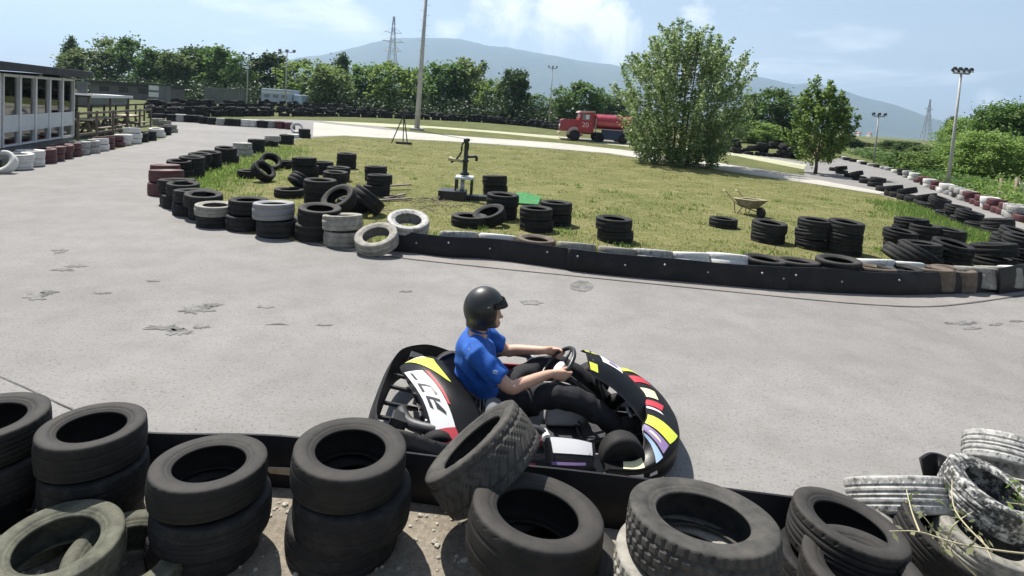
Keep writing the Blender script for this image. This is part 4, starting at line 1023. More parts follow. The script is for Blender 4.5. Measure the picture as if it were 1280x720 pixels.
for q, m in ((((.245, .44), (.315, .40), (.345, .97), (.262, .97)), 'decal_yellow'), (((.196, .42), (.236, .44), (.250, .97), (.215, .97)), 'decal_purple'), (((.216, .55), (.225, .60), (.232, .80), (.224, .85)), 'decal_pale'), (((.155, .36), (.186, .38), (.203, .95), (.190, .95)), 'decal_blue'),
             (((.055, .40), (.115, .38), (.118, .75), (.060, .80)), 'decal_pale'), (((.395, .68), (.445, .60), (.455, .98), (.410, .98)), 'decal_red'), (((.372, .66), (.386, .72), (.400, .98), (.386, .98)), 'decal_white'), (((.475, .66), (.545, .62), (.55, .96), (.478, .97)), 'decal_pale'),
             (((.68, .42), (.76, .42), (.76, .98), (.70, .98)), 'decal_yellow'), (((.60, .55), (.65, .55), (.65, .98), (.60, .98)), 'decal_red'),
             (((.07, .10), (.115, .12), (.11, .24), (.07, .22)), 'decal_white'), (((.135, .12), (.165, .14), (.16, .22), (.135, .20)), 'decal_white')):
    tri_patch(nose, nz_, q, m, .0035*NS)
# pointed steering fairing rising from the nose to the wheel
def fair(s, t):        # s across -1..1 mapped 0..1, t bottom..top
    a = (s-.5)*2; wdt = .26*(1-t*.30)
    x = .82-.46*t-.07*(a*a)*(1-t); z = .24+.29*t**1.05+.06*math.sin(t*3.1)
    return Vector((x+.0, a*wdt, z-.09*a*a*(1-.3*t)))
bm = bmesh.new(); surf(bm, fair, 0, 1, 0, 1, 18, 16, 0, .010); ff = obj('steering_fairing', bm, 'black_plastic', kart, smooth=True)
_c2 = (fair(.52, .5)-fair(.48, .5)).cross(fair(.5, .52)-fair(.5, .48)); FS = 1 if _c2.z > 0 else -1
for a, m in (((.40, .97, .46, .76), 'decal_white'), ((.62, .97, .82, .99), 'decal_yellow'), ((.10, .26, .86, .98), 'decal_yellow')):
    sticker(fair, ff, a, m, .0035*FS)
    if m == 'decal_white':
        for k in range(4):
            sticker(fair, ff, (a[0]+.06+.13*k, a[0]+.12+.13*k, .53, .66), 'decal_purple', .006*FS, (3, 3))
for k in (-1, 1):
    bm = bmesh.new(); tube(bm, [(.52, .13*k, .10), (.46, .10*k, .35), (.40, .06*k, .52)], .010, 8); obj('fairing_bracket', bm, 'dark_metal', kart, smooth=True)
# steering wheel
sw_m = Matrix.Translation((.18, 0, .435)) @ Euler((0, R(-48), 0)).to_matrix().to_4x4()
bm = bmesh.new(); tube(bm, [sw_m @ Vector((.150*math.cos(2*math.pi*i/36), .160*math.sin(2*math.pi*i/36), 0)) for i in range(36)], .0145, 10, closed=True)
swo = obj('steering_wheel', bm, 'black_plastic', kart, smooth=True)
bm = bmesh.new()
for a in (R(20), R(160), R(270)): tube(bm, [sw_m @ Vector((0, 0, -.03)), sw_m @ Vector((.15*math.cos(a), .16*math.sin(a), 0))], .009, 8)
obj('spoke', bm, 'dark_metal', swo, smooth=True)
bm = bmesh.new(); lathe(bm, [(0, .0), (.042, 0), (.05, -.012), (.045, -.035), (0, -.04)], 20, 'Z', sw_m); obj('hub', bm, 'decal_white', swo, smooth=True)
bm = bmesh.new(); tube(bm, [sw_m @ Vector((0, 0, -.03)), (.42, 0, .26), (.62, 0, .10)], .012, 10); obj('steering_column', bm, 'dark_metal', kart, smooth=True)
bm = bmesh.new(); tube(bm, [(.52, -.40, .13), (.56, 0, .12), (.52, .40, .13)], .009, 8); obj('tie_rod', bm, 'galv', kart, smooth=True)
for s in (-1, 1):
    bm = bmesh.new(); tube(bm, bez([(.60, .10*s, .07), (.66, .15*s, .12), (.64, .15*s, .22)], 4), .009, 8); tube(bm, [(.64, .10*s, .22), (.64, .20*s, .22)], .011, 8); obj('pedal', bm, 'galv', kart, smooth=True)
bm = bmesh.new(); box(bm, (.24, 0, .15), (.26, .17, .17), None, .035); ft = obj('fuel_tank', bm, 'decal_white', kart, smooth=True)
bm = bmesh.new(); lathe(bm, [(0, .03), (.035, .03), (.035, 0), (0, 0)], 16, 'Z', Matrix.Translation((.27, .03, .235))); obj('cap', bm, 'black_plastic', ft)
# bucket seat
def seat_fn(s, t):    # s: side to side, t: front edge of the cushion to top of the back
    a = (s-.5)*2
    if t < .45: u = t/.45; x = .06-.40*u; z = .13-.045*math.sin(u*math.pi*.7)
    else: u = (t-.45)/.55; x = -.34-.06*u-.17*u*u-.05*math.sin(u*1.6); z = .09+.32*u**1.05
    wd = .205+.012*math.sin(t*3); side = abs(a)**2.6
    lift = .11+.11*math.sin(min(1, t/.75)*math.pi*.55)
    if t < .45: return Vector((x, a*wd, z+side*lift))
    u = (t-.45)/.55
    return Vector((x+side*.13*(1-.25*u), a*wd*(1-.03*u), z+side*.11*(1-u)))
bm = bmesh.new(); surf(bm, seat_fn, 0, 1, 0, 1, 24, 26, 0, .010); st_ = obj('seat', bm, 'black_plastic', kart, smooth=True)
bm = bmesh.new()
tube(bm, [seat_fn(0, t/20) for t in range(21)]+[seat_fn(s/16, 1) for s in range(1, 17)]+[seat_fn(1, t/20) for t in range(19, -1, -1)], .009, 8); obj('rim', bm, 'grey_plastic', st_, smooth=True)
# rear bumper wrapped round the back wheels
rp = bez([(-.36, -.605, 0), (-.62, -.63, 0), (-.84, -.58, 0), (-.945, -.42, 0), (-.965, 0, 0), (-.945, .42, 0), (-.84, .58, 0), (-.62, .63, 0), (-.36, .605, 0)], 7)
def rearb(s, t):
    p = poly_at(rp, s); q = poly_at(rp, min(1, s+.01))-poly_at(rp, max(0, s-.01)); out = Vector((q.y, -q.x, 0)).normalized()
    if out.dot(p) < 0: out = -out
    a = t*math.pi; hgt = .24-.09*ss(.6, 1, abs(s-.5)*2)
    return p+out*(.045*math.sin(a)-.02*t)+Vector((0, 0, .06+hgt*t))
bm = bmesh.new(); surf(bm, rearb, 0, 1, 0, 1, 60, 10, 0, .016); rbo = obj('rear_bumper', bm, 'grey_plastic', kart, smooth=True)
bm = bmesh.new()
for y in (-.26, -.10, .10, .26): tube(bm, [(-.60, y, .14), (-.93, y*1.1, .20)], .014, 8)
for y in (-.42, .42): box(bm, (-.80, y, .24), (.10, .10, .10), (0, .3, 0), .01)
obj('bumper_bracket', bm, 'dark_metal', kart)
bm = bmesh.new()
for k in range(4):
    a = 1.1+k*.35; p = rearb(.22+.02*k, .85)
    tube(bm, [p, p+Vector((.06, .02, -.06))], .009, 6)
obj('strut', bm, 'galv', rbo)
# rear fairing with the big stickers
def rfair(s, t):      # s: far side to near side, t: rear edge to front edge
    y = .30-.92*s; k = math.sin(min(1, max(0, (s*.95+.06)))*math.pi)**.8
    z = .20+.19*k-.04*ss(.7, 1, s)
    x = -.86+.30*t+.30*ss(.25, 1, s)*(.75+.25*t); arch = math.sin(t*math.pi)*.05
    return Vector((x, y, z+arch+.05*t*(1-s)))
bm = bmesh.new(); surf(bm, rfair, 0, 1, 0, 1, 26, 12, 0, .012); rf = obj('rear_fairing', bm, 'black_plastic', kart, smooth=True)
_c3 = (rfair(.52, .5)-rfair(.48, .5)).cross(rfair(.5, .52)-rfair(.5, .48)); QS = 1 if _c3.z > 0 else -1
tri_patch(rfair, rf, ((.24, .10), (.60, .66), (.62, .72), (.30, .72)), 'decal_yellow', .0035*QS)
tri_patch(rfair, rf, ((.17, .08), (.25, .10), (.30, .60), (.20, .45)), 'decal_pale', .003*QS)
tri_patch(rfair, rf, ((.44, .04), (.93, .16), (.95, .52), (.50, .34)), 'decal_white', .0035*QS)
tri_patch(rfair, rf, ((.50, .38), (.78, .46), (.79, .50), (.53, .44)), 'decal_red', .0045*QS)
tri_patch(rfair, rf, ((.90, .22), (.985, .24), (.985, .60), (.90, .50)), 'decal_red', .0055*QS)
for q in (((.60, .14), (.615, .14), (.67, .34), (.655, .34)), ((.615, .14), (.68, .15), (.68, .19), (.615, .18)), ((.655, .30), (.72, .32), (.72, .36), (.655, .34)), ((.71, .17), (.725, .17), (.77, .36), (.755, .36)), ((.725, .17), (.78, .18), (.80, .23), (.735, .21)), ((.745, .26), (.80, .28), (.84, .40), (.825, .40)), ((.48, .12), (.56, .14), (.58, .18), (.50, .16))):
    tri_patch(rfair, rf, q, 'black_plastic', .006*QS)
# engine on the near side behind the seat, exhaust and airbox
bm = bmesh.new(); box(bm, (-.50, -.32, .20), (.20, .16, .18), None, .02)
for k in range(6): box(bm, (-.38+.022*k, -.32, .25), (.010, .17, .15), (0, .5, 0))
en = obj('engine', bm, 'dark_metal', kart)
bm = bmesh.new(); tube(bm, bez([(-.46, -.42, .22), (-.55, -.50, .25), (-.72, -.44, .25), (-.80, -.28, .24)], 5), .035, 12); obj('exhaust', bm, 'grey_plastic', en, smooth=True)
bm = bmesh.new(); lathe(bm, [(0, .07), (.045, .07), (.055, .05), (.055, -.05), (.045, -.07), (0, -.07)], 20, 'Y', Matrix.Translation((-.24, -.36, .31))); obj('air_filter', bm, 'wall_grey', en, smooth=True)
bm = bmesh.new(); box(bm, (-.64, -.40, .27), (.05, .16, .05), (0, .2, .3), .01); obj('bracket', bm, 'galv', en)
# side pods and the padded hoop
for s in (-1, 1):
    def pod(u, v, s=s):
        x = -.30+.66*u; a = (v-.5)*2; yy = .46+.145*math.cos(v*math.pi*.5)*(1-.35*(2*u-1)**4)
        return Vector((x, s*(yy if v > .0 else .60), .05+.17*v-.035*(abs(2*u-1))**3*v))
    bm = bmesh.new(); surf(bm, pod, 0, 1, 0, 1, 24, 10, 0, .010); box(bm, (.03, .44*s, .07), (.6, .1, .02)); po = obj('side_pod', bm, 'black_plastic', kart, smooth=True)
    c4 = (pod(.52, .7)-pod(.48, .7)).cross(pod(.5, .72)-pod(.5, .68)); q4 = 1 if c4.dot(Vector((0, s, .6))) > 0 else -1
    sticker(pod, po, (.58, .97, .66, .98), 'decal_white', .0035*q4); sticker(pod, po, (.60, .90, .40, .47), 'decal_purple', .0035*q4)
    sticker(pod, po, (.30, .46, .25, .42), 'decal_red', .0035*q4); sticker(pod, po, (.34, .40, .45, .55), 'decal_white', .0035*q4)
    bm = bmesh.new(); tube(bm, bez([(-.22, .545*s, .06), (-.24, .53*s, .22), (-.17, .51*s, .29), (0.0, .51*s, .29), (.065, .53*s, .24), (.10, .56*s, .08)], 6), .021, 10); hp = obj('side_hoop', bm, 'grey_plastic', kart, smooth=True)
    bm = bmesh.new(); tube(bm, [(.045, .50*s, .266), (.06, .545*s, .255)], .026, 10); obj('clip', bm, 'decal_white', hp)
    bm = bmesh.new(); box(bm, (-.06, .50*s, .17), (.20, .02, .10), None, .006); obj('panel', bm, 'sofa_red', hp)

# ------------------------------------------------------------------ driver
drv = thing('person', 'driver in blue t-shirt, black trousers and black open-face helmet gripping the kart wheel', 'person', (KX, KY, 0.006), KR)
HIP, CH, NK, HD = Vector((-.29, 0, .19)), Vector((-.365, 0, .46)), Vector((-.36, 0, .65)), Vector((-.318, 0, .785))
bm = bmesh.new()
loft(bm, bez([HIP+Vector((.04, 0, -.03)), (-.345, 0, .31), CH, (-.37, 0, .575), NK, NK+Vector((.02, 0, .06)), HD], 4),
     [(.13, .09) if i < 9 else (.14, .092) if i < 13 else (.10, .065) if i < 17 else (.058, .056) for i in range(25)], 18, up=Vector((1, 0, 0)))
bmesh.ops.create_uvsphere(bm, u_segments=28, v_segments=20, radius=1, matrix=Matrix.Translation(HD+Vector((0, 0, .01))) @ Matrix.Diagonal((.096, .074, .116, 1)))
def blob(c, r, sc=(1, 1, 1)):
    bmesh.ops.create_uvsphere(bm, u_segments=14, v_segments=10, radius=r, matrix=Matrix.Translation(HD+Vector(c)) @ Matrix.Diagonal((*sc, 1)))
blob((.060, 0, -.075), .042, (1, 1, .8)); blob((.088, 0, -.018), .016, (1.1, .8, 1.7)); blob((.102, 0, -.030), .014, (1.2, 1, .8)); blob((.082, 0, .022), .022, (.6, 2.3, .6)); blob((.085, 0, -.062), .013, (.8, 1.8, .6))
for s in (-1, 1):
    blob((.055, .04*s, -.03), .032, (.8, .8, 1)); blob((0, .075*s, -.02), .022, (.8, .5, 1.5))
hands = {}
def seg(a, b, r0, r1, n=10, k=4):
    loft(bm, [Vector(a).lerp(Vector(b), i/k) for i in range(k+1)], [r0+(r1-r0)*i/k for i in range(k+1)], n)
for s in (-1, 1):
    SH = Vector((-.362, .19*s, .58)); EL = Vector((-.15, .275*s, .415)); 
    ang = R(90) if s > 0 else R(-90)
    WP = sw_m @ Vector((.15*math.cos(ang*.88), .16*math.sin(ang*.88), 0))          # grip point on the wheel
    WR = WP + Vector((-.085, .022*s, .012))
    loft(bm, bez([SH+Vector((0, -.04*s, .0)), SH, SH.lerp(EL, .5)+Vector((0, .008*s, 0)), EL, EL.lerp(WR, .3)+Vector((0, .01*s, 0)), EL.lerp(WR, .75), WR], 4),
         [.056-.0*i if i < 5 else .050-.0012*(i-5) if i < 13 else max(.0255, .043-.0016*(i-13)) for i in range(25)], 12)
    # palm, four fingers closing round the rim and a thumb over the top
    rimdir = (sw_m.to_3x3() @ Vector((-math.sin(ang*.88)*.15, math.cos(ang*.88)*.16, 0))).normalized()
    if rimdir.z < 0: rimdir = -rimdir
    ax = (WP-WR).normalized(); nrm = ax.cross(rimdir).normalized()
    if nrm.y*s < 0: nrm = -nrm                    # outward, the back of the hand
    P0 = WR+nrm*.008
    loft(bm, [WR, WR.lerp(WP, .35)+nrm*.014, WP+nrm*.026+ax*.0], [(.027, .024), (.034, .019), (.037, .015)], 12, up=nrm)
    for f in range(4):
        o_ = rimdir*(.027-.0185*f); L = (.032, .036, .034, .027)[f]; k0 = WP+nrm*.026+o_-ax*.004
        k1 = k0+ax*L*.85-nrm*.004; k2 = k1-nrm*L*.9+ax*.002; k3 = k2-ax*L*.75-nrm*.004
        loft(bm, bez([k0, k1, k2, k3], 3), [.0098-.00022*q for q in range(10)], 8)
    t0 = WR.lerp(WP, .45)+rimdir*.028; t1 = t0+ax*.03+rimdir*.018-nrm*.006; t2 = t1+ax*.026-nrm*.022
    loft(bm, bez([t0, t1, t2], 4), [.0125-.0004*q for q in range(9)], 8)
for s in (-1, 1):
    HJ = Vector((-.20, .10*s, .19)); KN = Vector((.20, .215*s, .345)); AN = Vector((.55, .155*s, .14)); TO = Vector((.70, .15*s, .19))
    loft(bm, bez([HJ, KN, AN], 6), [.082-.004*i if i < 7 else .056-.003*(i-7) for i in range(13)], 12)
    loft(bm, [AN+Vector((-.05, 0, -.03)), AN+Vector((.02, 0, -.02)), TO], [(.036, .036), (.042, .036), (.034, .022)], 10)
me = remesh(bm, .0068, 1, 'body')
me.materials.clear()
for k in ('skin', 'eye', 'lip'): me.materials.append(M[k])
for p in me.polygons:
    c = p.center-HD
    if c.x > .07 and abs(c.z-.001) < .007 and .018 < abs(c.y) < .038: p.material_index = 1
    if c.x > .085 and abs(c.z+.062) < .006 and abs(c.y) < .022: p.material_index = 2
obj('body', me, None, drv)
# clothes, cut a little wider than the body
bm = bmesh.new()
loft(bm, bez([HIP+Vector((.03, 0, -.02)), (-.335, 0, .29), CH, (-.377, 0, .57), (-.368, 0, .62)], 5),
     [(.178, .135)]*4+[(.182, .134)]*5+[(.190, .134)]*6+[(.185, .122), (.172, .112), (.152, .10), (.125, .09), (.105, .08), (.09, .072)], 20, up=Vector((1, 0, 0)))
loft(bm, [(-.37, 0, .59), (-.358, 0, .67)], [(.085, .075), (.068, .068)], 16, up=Vector((1, 0, 0)))
for s in (-1, 1):
    SH = Vector((-.362, .19*s, .58)); EL = Vector((-.15, .275*s, .415))
    loft(bm, [SH+Vector((0, -.10*s, .0)), SH+Vector((0, -.03*s, .0)), SH, SH.lerp(EL, .35), SH.lerp(EL, .74), SH.lerp(EL, .78)], [.085, .082, .077, .074, .073, .066], 16)
for i in range(16):   # creases
    z = .26+.027*i; a = rnd.uniform(-1.2, 1.2)
me = remesh(bm, .009, 3, 't_shirt')
for v in me.vertices:
    n = v.normal; v.co += n*(.009*noise.noise(v.co*11)+.0055*math.sin(v.co.z*52+v.co.x*48+8*noise.noise(v.co*5)))
ts = obj('t_shirt', me, None, drv); me.materials.clear(); me.materials.append(M['shirt'])
bm = bmesh.new(); box(bm, (0, 0, 0), (.028, .004, .022), (0, .3, 0), .001); obj('badge', bm, 'shirt_badge', ts, tuple(Vector((-.362, -.19, .58)).lerp(Vector((-.15, -.275, .415)), .5)+Vector((.012, -.074, .022))))
bm = bmesh.new()
for s in (-1, 1):
    HJ = Vector((-.20, .10*s, .19)); KN = Vector((.20, .215*s, .345)); AN = Vector((.55, .155*s, .14))
    loft(bm, bez([HJ+Vector((-.06, 0, 0)), HJ, KN, AN+Vector((.0, 0, -.005))], 6), [.102 if i < 6 else .100-.004*(i-6) if i < 12 else .080-.0022*(i-12) for i in range(19)], 14)
loft(bm, [(-.33, 0, .17), (-.24, 0, .20), (-.15, 0, .22)], [(.15, .10), (.18, .115), (.15, .09)], 16)
me = remesh(bm, .011, 3, 'trousers')
for v in me.vertices: v.co += v.normal*(.009*noise.noise(v.co*11)+.004*math.sin(v.co.x*55+5*noise.noise(v.co*5)))
tro = obj('trousers', me, None, drv); me.materials.clear(); me.materials.append(M['trouser'])
for s in (-1, 1):
    AN = Vector((.55, .155*s, .14)); bm = bmesh.new()
    loft(bm, bez([AN+Vector((-.055, 0, -.035)), AN+Vector((.0, 0, -.025)), AN+Vector((.08, 0, .01)), AN+Vector((.165, 0, .05))], 4), [(.038, .04)]*4+[(.046, .042)]*5+[(.046, .034), (.042, .03), (.036, .026), (.028, .02)], 14)
    obj('shoe', bm, 'rubber', drv, smooth=True)
# open-face helmet: shell with a face opening, peak and rim
bm = bmesh.new(); HC = HD+Vector((-.012, 0, .022)); ra, rb_, rc = .136, .118, .143
nu, nv = 48, 30; grid = {}
for i in range(nu):
    for j in range(nv+1):
        th = 2*math.pi*i/nu; ph = math.pi*(.0+.80*j/nv)
        z = math.cos(ph); r = math.sin(ph)
        if ph > math.pi*.5: r = max(r, .86-.12*(ph/math.pi-.5))
        x = r*math.cos(th); y = r*math.sin(th)
        grid[i, j] = (x, y, z)
vb = {}
def gv(i, j):
    i %= nu
    if (i, j) not in vb:
        x, y, z = grid[i, j]; vb[i, j] = bm.verts.new(HC+Vector((x*ra, y*rb_, z*rc)))
    return vb[i, j]
for i in range(nu):
    for j in range(nv):
        x = (grid[i, j][0]+grid[(i+1) % nu, j+1][0])/2; y = (grid[i, j][1]+grid[(i+1) % nu, j+1][1])/2; z = (grid[i, j][2]+grid[(i+1) % nu, j+1][2])/2
        lim = .47+.26*max(0, -z-.05)
        if z < .26 and x > lim and abs(y) < .80: continue
        if z < -.70 and x > .2: continue
        if j == 0: f = bm.faces.new((gv(i, j+1), gv(i+1, j+1), gv(0, 0)) if (0, 0) in vb or True else ()) if False else None
        try: bm.faces.new((gv(i, j), gv(i+1, j), gv(i+1, j+1), gv(i, j+1)))
        except ValueError: pass
bmesh.ops.remove_doubles(bm, verts=bm.verts, dist=.0008)
bmesh.ops.recalc_face_normals(bm, faces=bm.faces)
bmesh.ops.solidify(bm, geom=bm.faces[:], thickness=.012)
he = obj('helmet', bm, 'helmet', drv, smooth=True)
bm = bmesh.new()
def peak(u, v):
    a = (u-.5)*R(124); r = 1+.17*v*math.cos(a*1.2)
    return HC+Vector((ra*math.cos(a)*r*.985, rb_*math.sin(a)*r*1.0, rc*(.36-.20*v+.10*math.cos(a)*(1-v))+.004))
surf(bm, peak, 0, 1, 0, 1, 20, 6, 0, .006); obj('peak', bm, 'helmet', he, smooth=True)
bm = bmesh.new(); lathe(bm, [(0, .006), (.016, .005), (.018, 0)], 14, 'Y', Matrix.Translation(HC+Vector((.03, -rb_*.97, .03))) @ Matrix.Rotation(math.pi, 4, 'X')); obj('stud', bm, 'grey_plastic', he, smooth=True)
# ------------------------------------------------------------------ glazed pavilion on the left
a = Gz(92, 184); b = Gz(0, 203)
ux = Vector((a.x-b.x, a.y-b.y, 0)); FL = ux.length; ux.normalize(); rz = math.atan2(ux.y, ux.x)
PH = 2.22; X0, X1 = -3.4, FL                     # local x along the facade towards the far end, local -y towards the track
pav = thing('pavilion', 'glass-fronted pavilion with dark flat roof and white window frames at the left edge', 'pavilion', (b.x, b.y, 0), rz)
inward = Vector((0, 1, 0))
bm = bmesh.new(); box(bm, ((X0+X1)/2, 2.5, .17), (X1-X0, 5.0, .34)); obj('plinth', bm, 'plinth', pav)
bm = bmesh.new(); box(bm, ((X0+X1)/2, 2.35, PH+.20), (X1-X0+.6, 5.4, .16), None, .02); box(bm, ((X0+X1)/2, -.36, PH+.17), (X1-X0+.64, .05, .20)); obj('roof', bm, 'roof_dark', pav)
bm = bmesh.new(); box(bm, ((X0+X1)/2, 4.9, (PH+.4)/2+.2), (X1-X0, .1, PH-.3)); box(bm, (X0+.05, 2.5, PH/2+.2), (.1, 4.7, PH-.3)); obj('wall', bm, 'inner_wall', pav)
bm = bmesh.new(); box(bm, (X1-.04, 2.6, PH/2+.22), (.08, 4.5, PH-.24)); obj('side_wall', bm, 'inner_wall', pav)
nP = 5; wP = (FL-.15)/nP
for k in range(-3, nP):
    x = .05+k*wP+wP/2
    if k < 0: x -= .12
    wn = bmesh.new()
    for sx in (-1, 1): box(wn, (x+sx*(wP/2-.026), 0, (.36+PH)/2), (.05, .09, PH-.36))
    for z in (.39, PH-.04): 
        if z in (.39, PH-.04): box(wn, (x, .0, z), (wP-.14, .07, .07 if z > 1 else .05))
    wo = obj('window', wn, 'white_frame', pav)
    g = bmesh.new(); box(g, (x, .02, (.42+PH)/2), (wP-.14, .008, PH-.50)); obj('pane', g, 'glass', wo)
    g = bmesh.new(); box(g, (x, -.012, .95), (wP-.12, .02, .44)); obj('board', g, 'white_board', wo)
for x, z, w_, h_ in ((.28, 1.95, .16, .42), (.78, 2.0, .22, .3), (2.45, 2.02, .22, .5), (2.95, 2.0, .25, .35), (3.0, 1.8, .1, .1)):
    g = bmesh.new(); box(g, (x, .05, z), (w_, .006, h_)); obj('notice', g, 'paper', pav)
for k in range(3):
    g = bmesh.new(); x = -.6+1.9*k
    box(g, (x, .22, 1.30), (1.75, .14, .50), None, .05); box(g, (x, .55, .92), (1.75, .6, .2), None, .05); box(g, (x, .55, .58), (1.6, .5, .48)); so = tag(obj('sofa', g, 'sofa_red', None), ['red sofa inside the pavilion by the left picture edge', 'red sofa in the middle behind the pavilion glass', 'red sofa at the far end behind the pavilion glass'][k], 'sofa', 'red sofas inside the pavilion')
    so.location = pav.location; so.rotation_euler = (0, 0, rz)
def chair(px_l, y_l, rz_l, label, base, group):
    t = thing('chair', label, 'chair', Vector(pav.location) + Matrix.Rotation(rz, 3, 'Z') @ Vector((px_l, y_l, .34)), rz+rz_l, group)
    if base is None:
        g = bmesh.new(); box(g, (0, 0, .44), (.42, .42, .03), None, .01); obj('seat', g, 'paper', t)
        g = bmesh.new(); box(g, (0, .20, .68), (.40, .03, .40), (-.12, 0, 0), .01); obj('backrest', g, 'paper', t)
        for sx in (-1, 1):
            for sy in (-1, 1):
                g = bmesh.new(); tube(g, [(sx*.17, sy*.17, .43), (sx*.20, sy*.20, 0)], .018, 6); obj('leg', g, 'dark_metal', t)
    else:
        for ch in base.children: copy_tree(ch, t)
    return t
ch0 = chair(.35, .95, .3, 'pale chair seen through the lowest glass at the left picture edge', None, 'chairs inside the pavilion')
for k, (x, y, r_, lb) in enumerate(((1.25, .95, 2.9, 'pale chair behind the second window pane of the pavilion'), (2.2, .95, .2, 'pale chair behind the middle window pane of the pavilion'), (3.2, .95, 3.3, 'pale chair behind the fourth window pane of the pavilion'), (4.0, .95, .1, 'pale chair behind the last window pane of the pavilion'))):
    chair(x, y, r_, lb, ch0, 'chairs inside the pavilion')
bpy.context.view_layer.update()
# terrace railing beyond the pavilion
def railing(name, label, A, B, H, n, m, rails, r=.028):
    t = thing(name, label, 'railing', (A.x, A.y, gz(A.x, A.y)), math.atan2(B.y-A.y, B.x-A.x)); L = (Vector((B.x-A.x, B.y-A.y))).length
    for k in range(n+1):
        g = bmesh.new(); box(g, (L*k/n, 0, H/2), (.07, .07, H), None, .005); obj('post', g, m, t)
    for z in rails:
        g = bmesh.new(); box(g, (L/2, 0, z), (L+.1, .045, .08), None, .005); obj('rail', g, m, t)
    return t
ra_, rb2 = Gz(97, 182), Gz(188, 166)
railing('railing', 'wooden terrace railing running from the pavilion corner beside the tyre line', ra_, rb2, 1.15, 5, 'wood', (.35, 1.08))
rc_, rd_ = Gz(95, 171), Gz(180, 158)
railing('railing', 'dark back railing of the terrace beyond the pavilion', rc_, rd_, 1.25, 6, 'dark_metal', (.6, 1.2))
g = bmesh.new(); A_, B_ = Gz(98, 173), Gz(150, 165)
mid = (A_+B_)/2; ang = math.atan2(B_.y-A_.y, B_.x-A_.x); L_ = (B_-A_).length
aw = thing('awning', 'low flat pale-edged awning on posts behind the wooden railing', 'awning', (mid.x-.8, mid.y, 0), ang)
g = bmesh.new(); box(g, (0, .6, 1.62), (L_*1.05, 3.4, .06)); obj('canopy', g, 'roof_dark', aw)  # canopy made deeper to throw shade over the tables
g = bmesh.new(); box(g, (0, -1.13, 1.62), (L_*1.05, .05, .11)); obj('edge', g, 'white_board', aw)
for sx in (-.5, 0, .5):
    for sy in (-1, 1): g = bmesh.new(); box(g, (sx*L_, sy*1.0, .795), (.07, .07, 1.59)); obj('post', g, 'wood', aw)
tb0 = None
for k, (px, py, lb) in enumerate(((118, 173, 'wooden picnic table under the awning, nearest the pavilion'), (140, 169, 'wooden picnic table in the middle of the terrace'), (166, 164, 'wooden picnic table at the far end of the terrace'))):
    p = Gz(px, py)
    if tb0 is None:
        tb0 = t = thing('picnic_table', lb, 'table', (p.x-.3, p.y, p.z), ang, 'picnic tables on the terrace')
        g = bmesh.new(); box(g, (0, 0, .73), (1.5, .7, .05), None, .008); obj('tabletop', g, 'wood_pale', t)
        for sy in (-1, 1): g = bmesh.new(); box(g, (0, sy*.62, .44), (1.5, .26, .045), None, .008); obj('bench', g, 'wood', t)
        for sx in (-1, 1):
            g = bmesh.new(); box(g, (sx*.55, 0, .40), (.07, 1.3, .07)); box(g, (sx*.55, .3, .36), (.07, .07, .72), (.35, 0, 0)); box(g, (sx*.55, -.3, .36), (.07, .07, .72), (-.35, 0, 0)); obj('leg', g, 'wood', t)
    else:
        t = copy_tree(tb0); t.location = (p.x-.3, p.y, p.z); t['label'] = lb
g = bmesh.new(); p = Gz(92, 166); box(g, (0, 0, .75), (.28, .03, .34)); 
sb = thing('notice_board', 'small white notice board on a post at the pavilion corner', 'notice board', (p.x+.1, p.y, 0), rz)
obj('board', g, 'paper', sb); g = bmesh.new(); box(g, (0, .03, .5), (.05, .04, 1.0)); obj('post', g, 'dark_metal', sb)

# ------------------------------------------------------------------ buildings and vehicles behind the far wall
def house(name, label, cat, px0, px1, top, Y, dep, wall, roof, roofth=.15, over=.2, roof_m=None, extra=None):
    p, q = at(px0, 140, Y), at(px1, 140, Y); z0 = gz(0, Y); H = at((px0+px1)/2, top, Y).z-z0; L = q.x-p.x
    t = thing(name, label, cat, ((p.x+q.x)/2, Y, z0))
    g = bmesh.new(); box(g, (0, dep/2, (H-roofth)/2), (L, dep, H-roofth)); wl = obj('wall', g, wall, t)
    g = bmesh.new(); box(g, (0, dep/2, H-roofth/2+.003), (L+over, dep+over*2, roofth)); obj('roof', g, roof, t)
    return t, L, H
t, L, H = house('shed', 'small dark shed with bright white flat roof beyond the pavilion', 'shed', 84, 115, 117, 44, 4, 'inner_wall', 'paper', .16, .3)
g = bmesh.new(); box(g, (.2, -.03, .95), (.8, .06, 1.9)); obj('door', g, 'wall_grey', t)
g = bmesh.new(); box(g, (L/2-.15, -.04, H*.45), (.14, .08, H*.8)); obj('post', g, 'concrete', t)
t, L, H = house('building', 'long low dark grey building in the shade of the trees behind the terrace', 'building', 112, 196, 103, 60, 5, 'plinth', 'roof_dark', .25, .4)
for k in range(3): g = bmesh.new(); box(g, (-2+2.0*k, -.03, H*.55), (.9, .06, .5)); obj('window', g, 'dark_metal', t)
t, L, H = house('kiosk', 'small grey kiosk with two pale boards on its front, right of the low building', 'kiosk', 185, 202, 105, 57, 1.4, 'wall_grey', 'roof_dark', .1, .1)
for z in (.78, .40): g = bmesh.new(); box(g, (-.12, -.03, H*z), (L*.72, .05, H*.26)); obj('board', g, 'white_board', t)
t, L, H = house('container', 'grey-green shipping container half in shade behind the far tyre wall', 'container', 254, 300, 110, 66, 2.4, 'container', 'container', .08, .02)
g = bmesh.new()
for k in range(22): box(g, (-L/2+L*(k+.5)/22, -.02, H*.5), (L/22*.5, .04, H*.82))
obj('ribbing', g, 'container', t)
